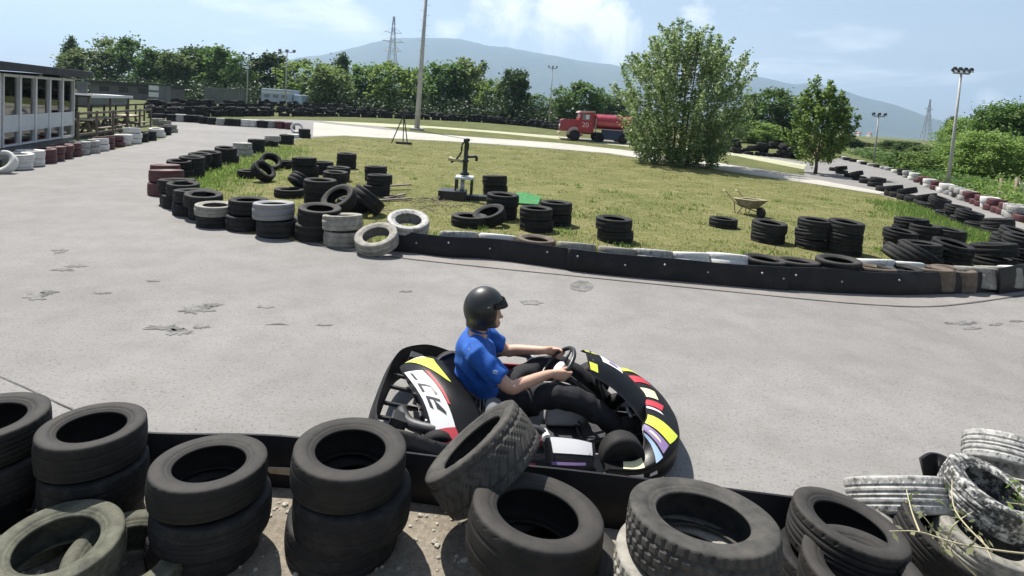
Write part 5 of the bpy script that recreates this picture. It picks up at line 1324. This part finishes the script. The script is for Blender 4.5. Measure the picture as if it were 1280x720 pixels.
# pale blue trailer
p, q = at(322, 140, 66), at(376, 140, 66); z0 = gz(0, 66); H = at(350, 111, 66).z-z0; L = q.x-p.x
tr_ = thing('trailer', 'pale blue and white box trailer parked behind the far tyre wall', 'trailer', ((p.x+q.x)/2, 66, z0))
g = bmesh.new(); box(g, (-L*.08, 1.2, H*.62), (L*.72, 2.3, H*.70), None, .08); obj('body', g, 'van_blue', tr_)
g = bmesh.new(); box(g, (L*.40, 1.2, H*.50), (L*.2, 2.2, H*.50), None, .12); obj('cab', g, 'van_blue', tr_)
g = bmesh.new(); box(g, (-L*.08, .035, H*.80), (L*.70, .02, H*.14)); obj('stripe', g, 'white_board', tr_)
for k in range(3): g = bmesh.new(); box(g, (-L*.3+L*.2*k, .035, H*.60), (L*.12, .02, H*.16)); obj('window', g, 'inner_wall', tr_)
for k in (-.30, .36): g = bmesh.new(); lathe(g, [(0, -.12), (.42, -.12), (.45, -.06), (.45, .06), (.42, .12), (0, .12)], 20, 'Y', Matrix.Translation((L*k, .1, .45))); obj('wheel', g, 'rubber', tr_, smooth=True)

# ------------------------------------------------------------------ red tanker truck, seen side-on, facing left
pw = Gz(718, 176.5); depth = (pw-Vector((0, 0, CAMH))).dot(_f); SC = depth/F
p2 = Gz(752, 180.5)
tk = thing('truck', 'old red bonneted tanker truck parked on the verge, its tail hidden by the bushy tree', 'truck', (pw.x, pw.y+.2, gz(pw.x, pw.y)), 0.0)
tz = pw.z
U = SC                                   # metres per photo pixel at the truck
def Tx(px): return (px-718)*U
def Tz(py, px): return (176.0+(px-718)*.066-py)*U     # height above the wheels' ground line
hw_ = 1.15
def prism(g, poly, y0, y1, bev=.04):
    vs = [g.verts.new((x, y0, z)) for x, z in poly]; f = g.faces.new(vs); r_ = bmesh.ops.extrude_face_region(g, geom=[f])
    bmesh.ops.translate(g, vec=(0, y1-y0, 0), verts=[v for v in r_['geom'] if isinstance(v, bmesh.types.BMVert)])
    if bev: bmesh.ops.bevel(g, geom=[e for e in g.edges if abs((e.verts[0].co-e.verts[1].co).y) > .1 or True], offset=bev, segments=2, affect='EDGES')
g = bmesh.new(); prism(g, [(Tx(699.5), Tz(163, 700)), (Tx(699.5), Tz(150.5, 700)), (Tx(703), Tz(148, 703)), (Tx(724), Tz(149.5, 724)), (Tx(724), Tz(164, 724))], .22, 2*hw_-.22, .06); bon = obj('bonnet', g, 'truck_red', tk, smooth=False)
g = bmesh.new()
for k in range(6): box(g, (Tx(699.5)-.02, hw_, Tz(161, 700)+.12*k), (.04, 1.2, .05))
obj('grille', g, 'dark_metal', bon)
cabp = [(Tx(722), Tz(166, 722)), (Tx(722), Tz(149, 722)), (Tx(725.5), Tz(139.5, 725)), (Tx(741.5), Tz(140.0, 741)), (Tx(741.5), Tz(166, 741))]
g = bmesh.new(); prism(g, cabp, 0, 2*hw_, .06); cab = obj('cab', g, 'truck_red', tk)
g = bmesh.new(); prism(g, [(Tx(721), Tz(140.8, 722)), (Tx(723.5), Tz(138, 725)), (Tx(742.5), Tz(138.4, 742)), (Tx(742.5), Tz(140.3, 742))], -.05, 2*hw_+.05, .04); obj('roof', g, 'truck_rim', cab)
g = bmesh.new(); box(g, (Tx(731.2), -.012, Tz(146.0, 731)), (10*U, .02, 7.5*U), None, .004); dw = obj('side_window', g, 'inner_wall', cab)
g = bmesh.new(); box(g, (Tx(732.6), -.03, Tz(145.8, 732)), (4.2*U, .012, 5.4*U), None, .003); obj('pane', g, 'white_frame', dw)
g = bmesh.new(); box(g, (Tx(731.5), -.015, Tz(157, 731)), (15.5*U, .02, 15*U), None, .006); dr = obj('door', g, 'truck_red', cab)
g = bmesh.new(); box(g, (Tx(737.5), -.04, Tz(154, 737)), (1.6*U, .03, .5*U)); obj('handle', g, 'galv', dr)
def text_mesh(s, size, ext=.004):
    c = bpy.data.curves.new('t', 'FONT'); c.body = s; c.size = size; c.extrude = ext; c.align_x = 'CENTER'; c.align_y = 'CENTER'
    o = bpy.data.objects.new('t', c); COL.objects.link(o); dg = bpy.context.evaluated_depsgraph_get(); m = bpy.data.meshes.new_from_object(o.evaluated_get(dg)); bpy.data.objects.remove(o); m.materials.clear(); return m
tm_ = text_mesh('20', 8.6*U)
M['number'] = plain('door_number_paint', (0.72, 0.50, 0.50), 0.5, var=.1)
o = obj('number', tm_, 'number', dr, (Tx(730.5), -.035, Tz(155.8, 730))); o.rotation_euler = (R(90), 0, 0)
g = bmesh.new()
arc = [Vector((Tx(718)+7.6*U*math.cos(a_), 0, Tz(168.2, 718)+7.6*U*math.sin(a_))) for a_ in [R(x) for x in range(-8, 196, 12)]]
arc = [v+Vector((0, .12, 0)) for v in arc]
loft(g, arc, [(.16, .045)]*len(arc), 8, up=Vector((0, 1, 0))); obj('mudguard', g, 'truck_rim', tk, smooth=True)
g = bmesh.new(); box(g, (Tx(699.3), hw_, Tz(165.5, 700)), (2*U, 2*hw_, 2.2*U), None, .03); obj('bumper', g, 'truck_rim', tk)
g = bmesh.new(); box(g, (Tx(748), hw_, .62), (52*U, 1.0, .16)); obj('chassis', g, 'dark_metal', tk)
g = bmesh.new(); lathe(g, [(0, -.02), (.13, -.01), (.15, .05), (0, .12)], 16, 'X', Matrix.Translation((Tx(698.6), .45, Tz(157, 699)))); obj('headlight', g, 'white_frame', tk, smooth=True)
for px, y in ((718, .12), (718, 2*hw_-.12), (749.5, .16), (749.5, 2*hw_-.16), (779, .16), (779, 2*hw_-.16)):
    rr_ = 7.2*U*.98 if px == 718 else 6.4*U
    g = bmesh.new(); lathe(g, [(rr_*.5, -.14), (rr_*.9, -.15), (rr_, -.09), (rr_, .09), (rr_*.9, .15), (rr_*.5, .14)], 32, 'Y'); wo = obj('wheel', g, 'rubber', tk, (Tx(px), y, rr_), smooth=True)
    g = bmesh.new(); lathe(g, [(0, -.06), (rr_*.25, -.08), (rr_*.3, -.03), (rr_*.5, -.10), (rr_*.52, .10), (0, .1)], 24, 'Y'); obj('rim', g, 'truck_blue', wo, smooth=True)
g = bmesh.new(); cy = Tz(153, 768); r2 = 9.6*U
prof_ = [Vector((0, hw_+1.12*math.copysign(abs(math.cos(a_))**.7, math.cos(a_)), cy+r2*math.copysign(abs(math.sin(a_))**.8, math.sin(a_)))) for a_ in [2*math.pi*k/32 for k in range(32)]]
rings = []
for x, k in ((Tx(744.5), .93), (Tx(745.2), 1), (Tx(790), 1), (Tx(791), .93)): rings.append([g.verts.new((x, hw_+(v.y-hw_)*k, cy+(v.z-cy)*k)) for v in prof_])
for A2, B2 in zip(rings[:-1], rings[1:]):
    for j in range(32): g.faces.new((A2[j], A2[(j+1) % 32], B2[(j+1) % 32], B2[j]))
g.faces.new(rings[0]); g.faces.new(rings[-1]); tank = obj('tank', g, 'truck_red', tk, smooth=False)
g = bmesh.new()
for px in (745, 757, 772, 786): box(g, (Tx(px), hw_, cy+r2*.98), (.05, 1.3, .06))
box(g, (Tx(767), hw_-.5, cy+r2*1.02), (44*U, .05, .05)); obj('rack', g, 'rust', tank)
g = bmesh.new(); box(g, (Tx(767), .02, Tz(162.2, 767)), (44*U, .10, 1.0*U)); obj('step_rail', g, 'truck_rim', tk)
g = bmesh.new(); box(g, (Tx(768.5), .10, Tz(168.6, 768)), (34*U, .12, 12.5*U), None, .03); obj('skirt', g, 'truck_blue', tk)
g = bmesh.new(); box(g, (Tx(743.8), .06, Tz(156, 743)), (.9*U, .10, 18*U)); obj('ladder', g, 'truck_rim', tk)

# ------------------------------------------------------------------ lamp masts, pole, pylons
def mast(label, px, py, top, Y, heads, r0, hw2, group='floodlight masts around the track', single=False):
    b_ = Gz(px, py) if Y is None else at(px, py, Y); x, y = b_.x, b_.y; z0 = gz(x, y)
    d_ = (Vector((x, y, z0))-Vector((0, 0, CAMH))).dot(_f); H = (py-top)*d_/F if Y is None else at(px, top, Y).z-z0
    t = thing('lamp_mast', label, 'lamp mast', (x, y, z0), 0, group)
    g = bmesh.new(); tube(g, [(0, 0, 0), (0, 0, H*.5), (0, 0, H-.1)], [r0, r0*.8, r0*.55], 10); obj('pole', g, 'pole_grey', t, smooth=True)
    g = bmesh.new(); box(g, (0, 0, H-.08), (hw2*2, .06, .07)); obj('cross_bar', g, 'pole_grey', t)
    for k in range(heads):
        g = bmesh.new(); u = -1+2*k/(heads-1); box(g, (u*hw2, -.05, H+.06), (hw2*.36, .20, hw2*.34), (R(-35), 0, 0), .015)
        fl = obj('floodlight', g, 'dark_metal', t)
        g = bmesh.new(); box(g, (u*hw2, -.145, H+.0), (hw2*.30, .01, hw2*.27), (R(-35), 0, 0)); obj('lens', g, 'white_board', fl)
mast('tall grey floodlight mast with four lamps rising from the tyre line on the right', 1184, 239, 90, None, 4, .075, .34)
mast('small floodlight mast at the far end of the right straight, beside the cream board', 1092, 204, 144, None, 3, .07, .4)
mast('floodlight mast against the mountain, left of the red truck', 686, 156, 84, 62, 3, .08, .42)
mast('floodlight mast with wide crossbar in front of the pale blue trailer', 356, 140, 64, 62, 3, .085, .75)
mast('thin floodlight mast right of the grey container', 308, 140, 67, 64, 2, .07, .5)
b_ = Gz(521, 163); d_ = (b_-Vector((0, 0, CAMH))).dot(_f); H = 190*d_/F
pt = thing('utility_pole', 'very tall tapering steel pole with climbing pegs, reaching out of the picture', 'pole', tuple(b_))
g = bmesh.new(); tube(g, [(0, 0, 0), (.08, 0, H*.5), (.16, 0, H)], [.20, .15, .10], 14); obj('shaft', g, 'pole_grey', pt, smooth=True)
g = bmesh.new(); box(g, (0, 0, .08), (.9, .9, .16), None, .02); obj('footing', g, 'concrete', pt)
for k in range(14):
    g = bmesh.new(); z = H*.52+k*.36; x = .16*z/H; tube(g, [(x, 0, z), (x+(.38 if k % 2 else -.38), 0, z+.02)], .014, 6); obj('climbing_peg', g, 'pole_grey', pt)
def pylon(label, px, top, Y, arms):
    b_ = at(px, 150, Y); H = at(px, top, Y).z-gz(b_.x, Y); t = thing('pylon', label, 'pylon', (b_.x, Y, gz(b_.x, Y)), .5, 'lattice pylons in the distance'); r_ = Y*.00042
    g = bmesh.new(); n = 9; wz = lambda z: H*(.085*(1-z/H)**1.3+.008)
    for k in range(n):
        z, z2 = H*k/n, H*(k+1)/n; a_, b2 = wz(z), wz(z2)
        cs = [(1, 1), (-1, 1), (-1, -1), (1, -1)]
        for i in range(4):
            c1, c2 = cs[i], cs[(i+1) % 4]
            tube(g, [(c1[0]*a_, c1[1]*a_, z), (c1[0]*b2, c1[1]*b2, z2)], r_, 4); tube(g, [(c1[0]*a_, c1[1]*a_, z), (c2[0]*b2, c2[1]*b2, z2)], r_*.6, 4); tube(g, [(c2[0]*a_, c2[1]*a_, z), (c1[0]*b2, c1[1]*b2, z2)], r_*.6, 4)
    obj('tower', g, 'galv', t)
    for z, l in arms:
        for s in (-1, 1):
            g = bmesh.new(); w2 = wz(z*H)
            tube(g, [(s*w2, w2, z*H), (s*l*H, 0, z*H+.2)], r_*.8, 4); tube(g, [(s*w2, -w2, z*H), (s*l*H, 0, z*H+.2)], r_*.8, 4); tube(g, [(s*w2, 0, z*H+.05*H), (s*l*H, 0, z*H+.2)], r_*.7, 4); obj('cross_arm', g, 'galv', t)
pylon('lattice pylon standing before the left part of the mountain', 486, 20, 270, ((.62, .10), (.72, .125), (.82, .10)))
pylon('faint lattice pylon beyond the bushes of the right straight', 1160, 124, 520, ((.58, .15), (.76, .18)))

# ------------------------------------------------------------------ things on the lawn
p = Gz(503, 180); d_ = (p-Vector((0, 0, CAMH))).dot(_f); u_ = d_/F
t = thing('tripod', 'thin black tripod stand with a flat plate at its foot on the far lawn', 'tripod', tuple(p))
apex = Vector((.0, 0, 37*u_)); 
for q in ((-13*u_, -.2, 0), (7.5*u_, -.25, 0), (-1.5*u_, .5, 0)):
    g = bmesh.new(); tube(g, [apex, Vector(q)], .028, 8); obj('leg', g, 'dark_metal', t)
g = bmesh.new(); box(g, tuple(apex+Vector((0, 0, .06))), (.14, .12, .30), None, .02); obj('head', g, 'dark_metal', t)
g = bmesh.new(); box(g, (2.5*u_, -.15, .07), (19*u_, .35, .12), None, .015); obj('plate', g, 'dark_metal', t)
# hand water pump on its stand
p = Gz(578, 249); d_ = (p-Vector((0, 0, CAMH))).dot(_f); u_ = d_/F
def q_(px, py, y=0.0): return Vector(((px-578)*u_, y, (249+(px-578)*.066-py)*u_))
wp = thing('water_pump', 'old cast-iron hand water pump on a small metal stand in the lawn', 'water pump', tuple(p))
g = bmesh.new(); lathe(g, [(0, 0), (.10, 0), (.11, .04), (.06, .08), (.055, .30), (.075, .32), (.075, .36), (.05, .38), (.045, .78), (.075, .80), (.075, .85), (0, .87)], 18, 'Z', Matrix.Translation(q_(579, 219))); obj('pump_body', g, 'green_metal', wp, smooth=True)
g = bmesh.new(); tube(g, bez([q_(580, 196), q_(587, 195.5), q_(592, 196), q_(592.5, 201)], 4), .035, 10); obj('spout', g, 'green_metal', wp, smooth=True)
g = bmesh.new(); tube(g, bez([q_(581, 188), q_(581, 179), q_(577, 177), q_(573.5, 181), q_(573, 190), q_(567, 199), q_(561, 203)], 5), .022, 8); hd = obj('pump_handle', g, 'green_metal', wp, smooth=True)
g = bmesh.new(); tube(g, [q_(577, 201.5), q_(564, 199.5), q_(558, 197.5)], [.035, .04, .055], 8); obj('grip', g, 'straw', wp, smooth=True)
g = bmesh.new(); box(g, tuple(q_(579, 220)+Vector((0, 0, -.03))), (22*u_, .5, .05), None, .01); obj('stand_top', g, 'white_board', wp)
for sx in (-1, 1):
    for sy in (-1, 1):
        g = bmesh.new(); a_ = q_(579, 220.5); tube(g, [a_+Vector((sx*9.5*u_, sy*.22, -.03)), Vector((a_.x+sx*9.5*u_, sy*.22, .02))], .022, 6); obj('leg', g, 'dark_metal', wp)
g = bmesh.new(); tube(g, [q_(577, 222), Vector((q_(577, 222).x, 0, .05))], .05, 10); obj('riser_pipe', g, 'galv', wp, smooth=True)
g = bmesh.new(); box(g, (-.22, -.1, .11), (.62, .55, .22), None, .012); obj('base_block', g, 'dark_metal', wp)
g = bmesh.new(); box(g, (.42, 0, .06), (.75, .3, .12), (0, 0, .1), .02); obj('trough', g, 'dark_metal', wp)
# green mat, planks, brush
p = Gz(655, 252); g = bmesh.new()
def matf(u, v): return Vector((p.x+(u-.5)*.62+.12*v, p.y+(v-.5)*1.2, .05+.03*math.sin(u*5)*v+.06*v))
surf(g, matf, 0, 1, 0, 1, 10, 10, 0, .015); tag(obj('mat', g, 'mat_green', None), 'bright green mat lying on the grass behind two tyre piles', 'mat')
for (x1_, y1_, x2_, y2_, lb) in ((486, 232, 513, 231, 'thin grey plank sticking out of the back tyre pile'), (474, 250, 514, 248, 'long pale plank lying on the grass by the tyre piles'), (481, 247, 506, 243, 'short board crossing the long pale plank')):
    A_, B_ = Gz(x1_, y1_, .12 if y1_ < 240 else .05), Gz(x2_, y2_, .12 if y1_ < 240 else .05); g = bmesh.new(); L_ = (B_-A_).length
    box(g, (0, 0, 0), (L_, .10, .03), None, .004); o = tag(obj('plank', g, 'wood', None, tuple((A_+B_)/2)), lb, 'plank', 'planks beside the dumped tyres'); o.rotation_euler = (0, rnd.uniform(-.04, .04), math.atan2(B_.y-A_.y, B_.x-A_.x))
tw = bmesh.new()
for k in range(26):
    x, y = rnd.uniform(485, 575), rnd.uniform(251, 268); A_ = Gz(x, y, .02); a_ = rnd.uniform(0, 3.14); l_ = rnd.uniform(.2, .8)
    tube(tw, bez([A_, A_+Vector((math.cos(a_)*l_*.5, math.sin(a_)*l_*.5, rnd.uniform(.02, .10))), A_+Vector((math.cos(a_+.3)*l_, math.sin(a_+.3)*l_, .01))], 3), .007, 4)
o = obj('dry_brush', tw, 'wood'); o['kind'] = 'stuff'
# wheelbarrow
p = Gz(940, 271); d_ = (p-Vector((0, 0, CAMH))).dot(_f)
wb = thing('wheelbarrow', 'cement-stained wheelbarrow standing on the lawn, handles to the left', 'wheelbarrow', (p.x, p.y+.2, 0), R(-66)); wb.scale = (.72, .72, .72)
g = bmesh.new()
tp = [(-.40, -.30, .52), (.42, -.33, .56), (.42, .33, .56), (-.40, .30, .52)]; bt = [(-.22, -.18, .27), (.16, -.16, .26), (.16, .16, .26), (-.22, .18, .27)]
tv = [g.verts.new(v) for v in tp]; bv = [g.verts.new(v) for v in bt]; fs = [g.faces.new(bv)]
for i in range(4): fs.append(g.faces.new((tv[i], tv[(i+1) % 4], bv[(i+1) % 4], bv[i])))
bmesh.ops.subdivide_edges(g, edges=g.edges[:], cuts=2, use_grid_fill=True)
bmesh.ops.solidify(g, geom=g.faces[:], thickness=.014); tray = obj('tray', g, 'barrow', wb)
g = bmesh.new(); tube(g, tp+[], .018, 8, closed=True); obj('rim', g, 'straw', tray, smooth=True)
for s in (-1, 1):
    g = bmesh.new(); tube(g, bez([(.48, .06*s, .18), (.1, .17*s, .25), (-.35, .26*s, .36), (-.78, .28*s, .66), (-.92, .28*s, .70)], 4), .017, 8); hh = obj('handle', g, 'rust', wb, smooth=True)
    g = bmesh.new(); tube(g, [(-.80, .28*s, .67), (-.95, .28*s, .71)], .024, 8); obj('grip', g, 'straw', hh, smooth=True)
    g = bmesh.new(); tube(g, bez([(-.10, .2*s, .28), (-.26, .24*s, .02), (-.36, .24*s, .02), (-.42, .26*s, .38)], 4), .015, 8); obj('leg', g, 'rust', wb, smooth=True)
g = bmesh.new(); lathe(g, [(.10, -.035), (.16, -.04), (.18, -.02), (.18, .02), (.16, .04), (.10, .035)], 24, 'Y', Matrix.Translation((.50, 0, .18))); wl = obj('wheel', g, 'rubber', wb, smooth=True)
g = bmesh.new(); lathe(g, [(0, -.03), (.10, -.02), (.11, 0), (.10, .02), (0, .03)], 20, 'Y', Matrix.Translation((.50, 0, .18))); obj('rim', g, 'rust', wl, smooth=True)
# signboards and sheets at the end of the right straight
def board(label, cat, name, px, top, bot, wpx, m, Y, post=True):
    b_ = at(px, 200, Y); z1, z0 = at(px, top, Y).z, at(px, bot, Y).z; d_ = (b_-Vector((0, 0, CAMH))).dot(_f); w_ = wpx*d_/F; zg = gz(b_.x, Y)
    z0 = max(z0, zg+.02)
    t = thing(name, label, cat, (b_.x, Y, zg), rnd.uniform(-.3, .1)); g = bmesh.new(); box(g, (0, 0, (z0+z1)/2-zg), (w_, .05, z1-z0), (0, R(4), 0), .01); obj('panel', g, m, t)
    for s in (-1, 1): g = bmesh.new(); box(g, (s*w_*.3, .05, (z0+z1)/4-zg/2), (.06, .05, (z0+z1)/2-zg)); obj('post', g, 'dark_metal', t)
board('tilted white signboard on two posts at the far end of the right straight', 'signboard', 'signboard', 1067.5, 187.5, 197, 7.5, 'sign_white', 50)
board('small cream board left of the larger cream board', 'signboard', 'signboard', 1079, 196, 202, 3, 'sign_cream', 48)
board('large cream board beside the small far lamp mast', 'signboard', 'signboard', 1088, 191, 203, 8, 'sign_cream', 47)
board('pale yellowish sheet on a frame right of the small far lamp mast', 'signboard', 'signboard', 1100.5, 194.5, 205, 8.5, 'sign_white', 45)
# wooden posts, basin and low wall at the right edge
for px, py, top, lb in ((1250, 246, 223, 'wooden post nearest the leafy trees at the right edge'), (1269, 249, 222, 'wooden post beside the white funnel at the right edge')):
    b_ = Gz(px, py); d_ = (b_-Vector((0, 0, CAMH))).dot(_f); g = bmesh.new(); box(g, (0, 0, (py-top)*d_/F/2), (.12, .12, (py-top)*d_/F), None, .01)
    tag(obj('wooden_post', g, 'wood_pale', None, tuple(b_)), lb, 'post', 'wooden posts by the right verge')
b_ = Gz(1277, 250); t = thing('basin', 'white funnel-shaped basin on a stem beside a wooden post', 'basin', tuple(b_)); d_ = (b_-Vector((0, 0, CAMH))).dot(_f)/F
g = bmesh.new(); lathe(g, [(.05, 14*d_), (4.5*d_, 21*d_), (4.2*d_, 21*d_), (.02, 15*d_)], 16, 'Z'); obj('bowl', g, 'paper', t, smooth=True)
g = bmesh.new(); tube(g, [(0, 0, 0), (0, 0, 14*d_)], .05, 8); obj('stem', g, 'concrete', t)
A_, B_ = Gz(1236, 243), Gz(1330, 268); g = bmesh.new(); L_ = (B_-A_).length; box(g, (L_/2, 0, .12), (L_, .35, .24), None, .02)
o = tag(obj('low_wall', g, 'concrete', None, (A_.x, A_.y, 0)), 'low pale concrete wall running behind the green verge plants at the right edge', 'wall'); o.rotation_euler = (0, 0, math.atan2(B_.y-A_.y, B_.x-A_.x))
# red-roofed houses on the plain
for k, (px, Y, w_, lb) in enumerate(((1072, 700, 4, 'small far house with terracotta roof left of the far lamp mast'), (1086, 760, 4, 'small far house with terracotta roof directly behind the far lamp mast'), (1052, 620, 4, 'far house with terracotta roof above the dark shrub'))):
    b_ = at(px, 176, Y); t = thing('house', lb, 'house', (b_.x, Y, gz(0, Y)), .3, 'houses on the plain'); u2 = Y/F
    g = bmesh.new(); box(g, (0, 0, 1.6), (w_*u2, 5, 3.2)); obj('wall', g, 'sign_white', t)
    g = bmesh.new(); hw3 = w_*u2*.56; prism(g, [(-hw3, 3.2), (0, 5.0), (hw3, 3.2)], -3, 3, 0); obj('roof', g, 'roof_tile', t)
# dry weeds leaning into view at the bottom right
def weed(name, label, stems, leaves, m_stem, m_leaf, seed):
    rr = random.Random(seed); t = thing(name, label, 'plant', tuple(stems[0][0])); o0 = stems[0][0]
    g = bmesh.new(); V, Fc = [], []
    for s_ in stems:
        pts = bez([Vector(a_)-o0 for a_ in s_], 6); loft(g, pts, [.0042*(1-.6*i/(len(pts)-1)) for i in range(len(pts))], 6)
        for _ in range(leaves):
            c = pts[int(rr.uniform(.35, 1)*(len(pts)-1))]+Vector((rr.gauss(0, .022), rr.gauss(0, .022), rr.gauss(0, .022)))
            leaf(V, Fc, c, rr.uniform(.022, .05), rr, .38)
    obj('stem', g, m_stem, t, smooth=True); obj('foliage', mesh_from('foliage', V, Fc, m_leaf), None, t)
weed('dry_weed', 'pale dry weed stalk reaching left across the tyres in the bottom right corner', [[Gz(1330, 690, .35), Gz(1282, 692, .46), Gz(1200, 680, .50), Gz(1150, 665, .52), Gz(1112, 664, .55)], [Gz(1240, 690, .47), Gz(1195, 640, .52), Gz(1190, 600, .55)], [Gz(1150, 666, .52), Gz(1140, 640, .55), Gz(1133, 612, .56)], [Gz(1220, 720, .35), Gz(1190, 690, .45), Gz(1195, 675, .5)]], 11, 'straw', 'weed_leaf', 3)
weed('green_weed', 'green weed sprouting beside the tilted white-rimmed tyre at the right edge', [[Gz(1300, 690, .2), Gz(1290, 650, .45), Gz(1275, 620, .58)], [Gz(1300, 690, .2), Gz(1298, 640, .5), Gz(1258, 628, .58)], [Gz(1296, 690, .2), Gz(1285, 640, .5), Gz(1266, 605, .6)]], 26, 'straw', 'leaf_bright', 6)
weed('dry_weed', 'low dry weed tangle among the pale tyres at the right', [[Gz(1180, 700, .1), Gz(1172, 670, .33), Gz(1150, 640, .42)], [Gz(1180, 700, .1), Gz(1190, 660, .38), Gz(1215, 640, .45)], [Gz(1210, 705, .1), Gz(1222, 670, .34), Gz(1240, 700, .36)]], 14, 'straw', 'weed_leaf', 9)
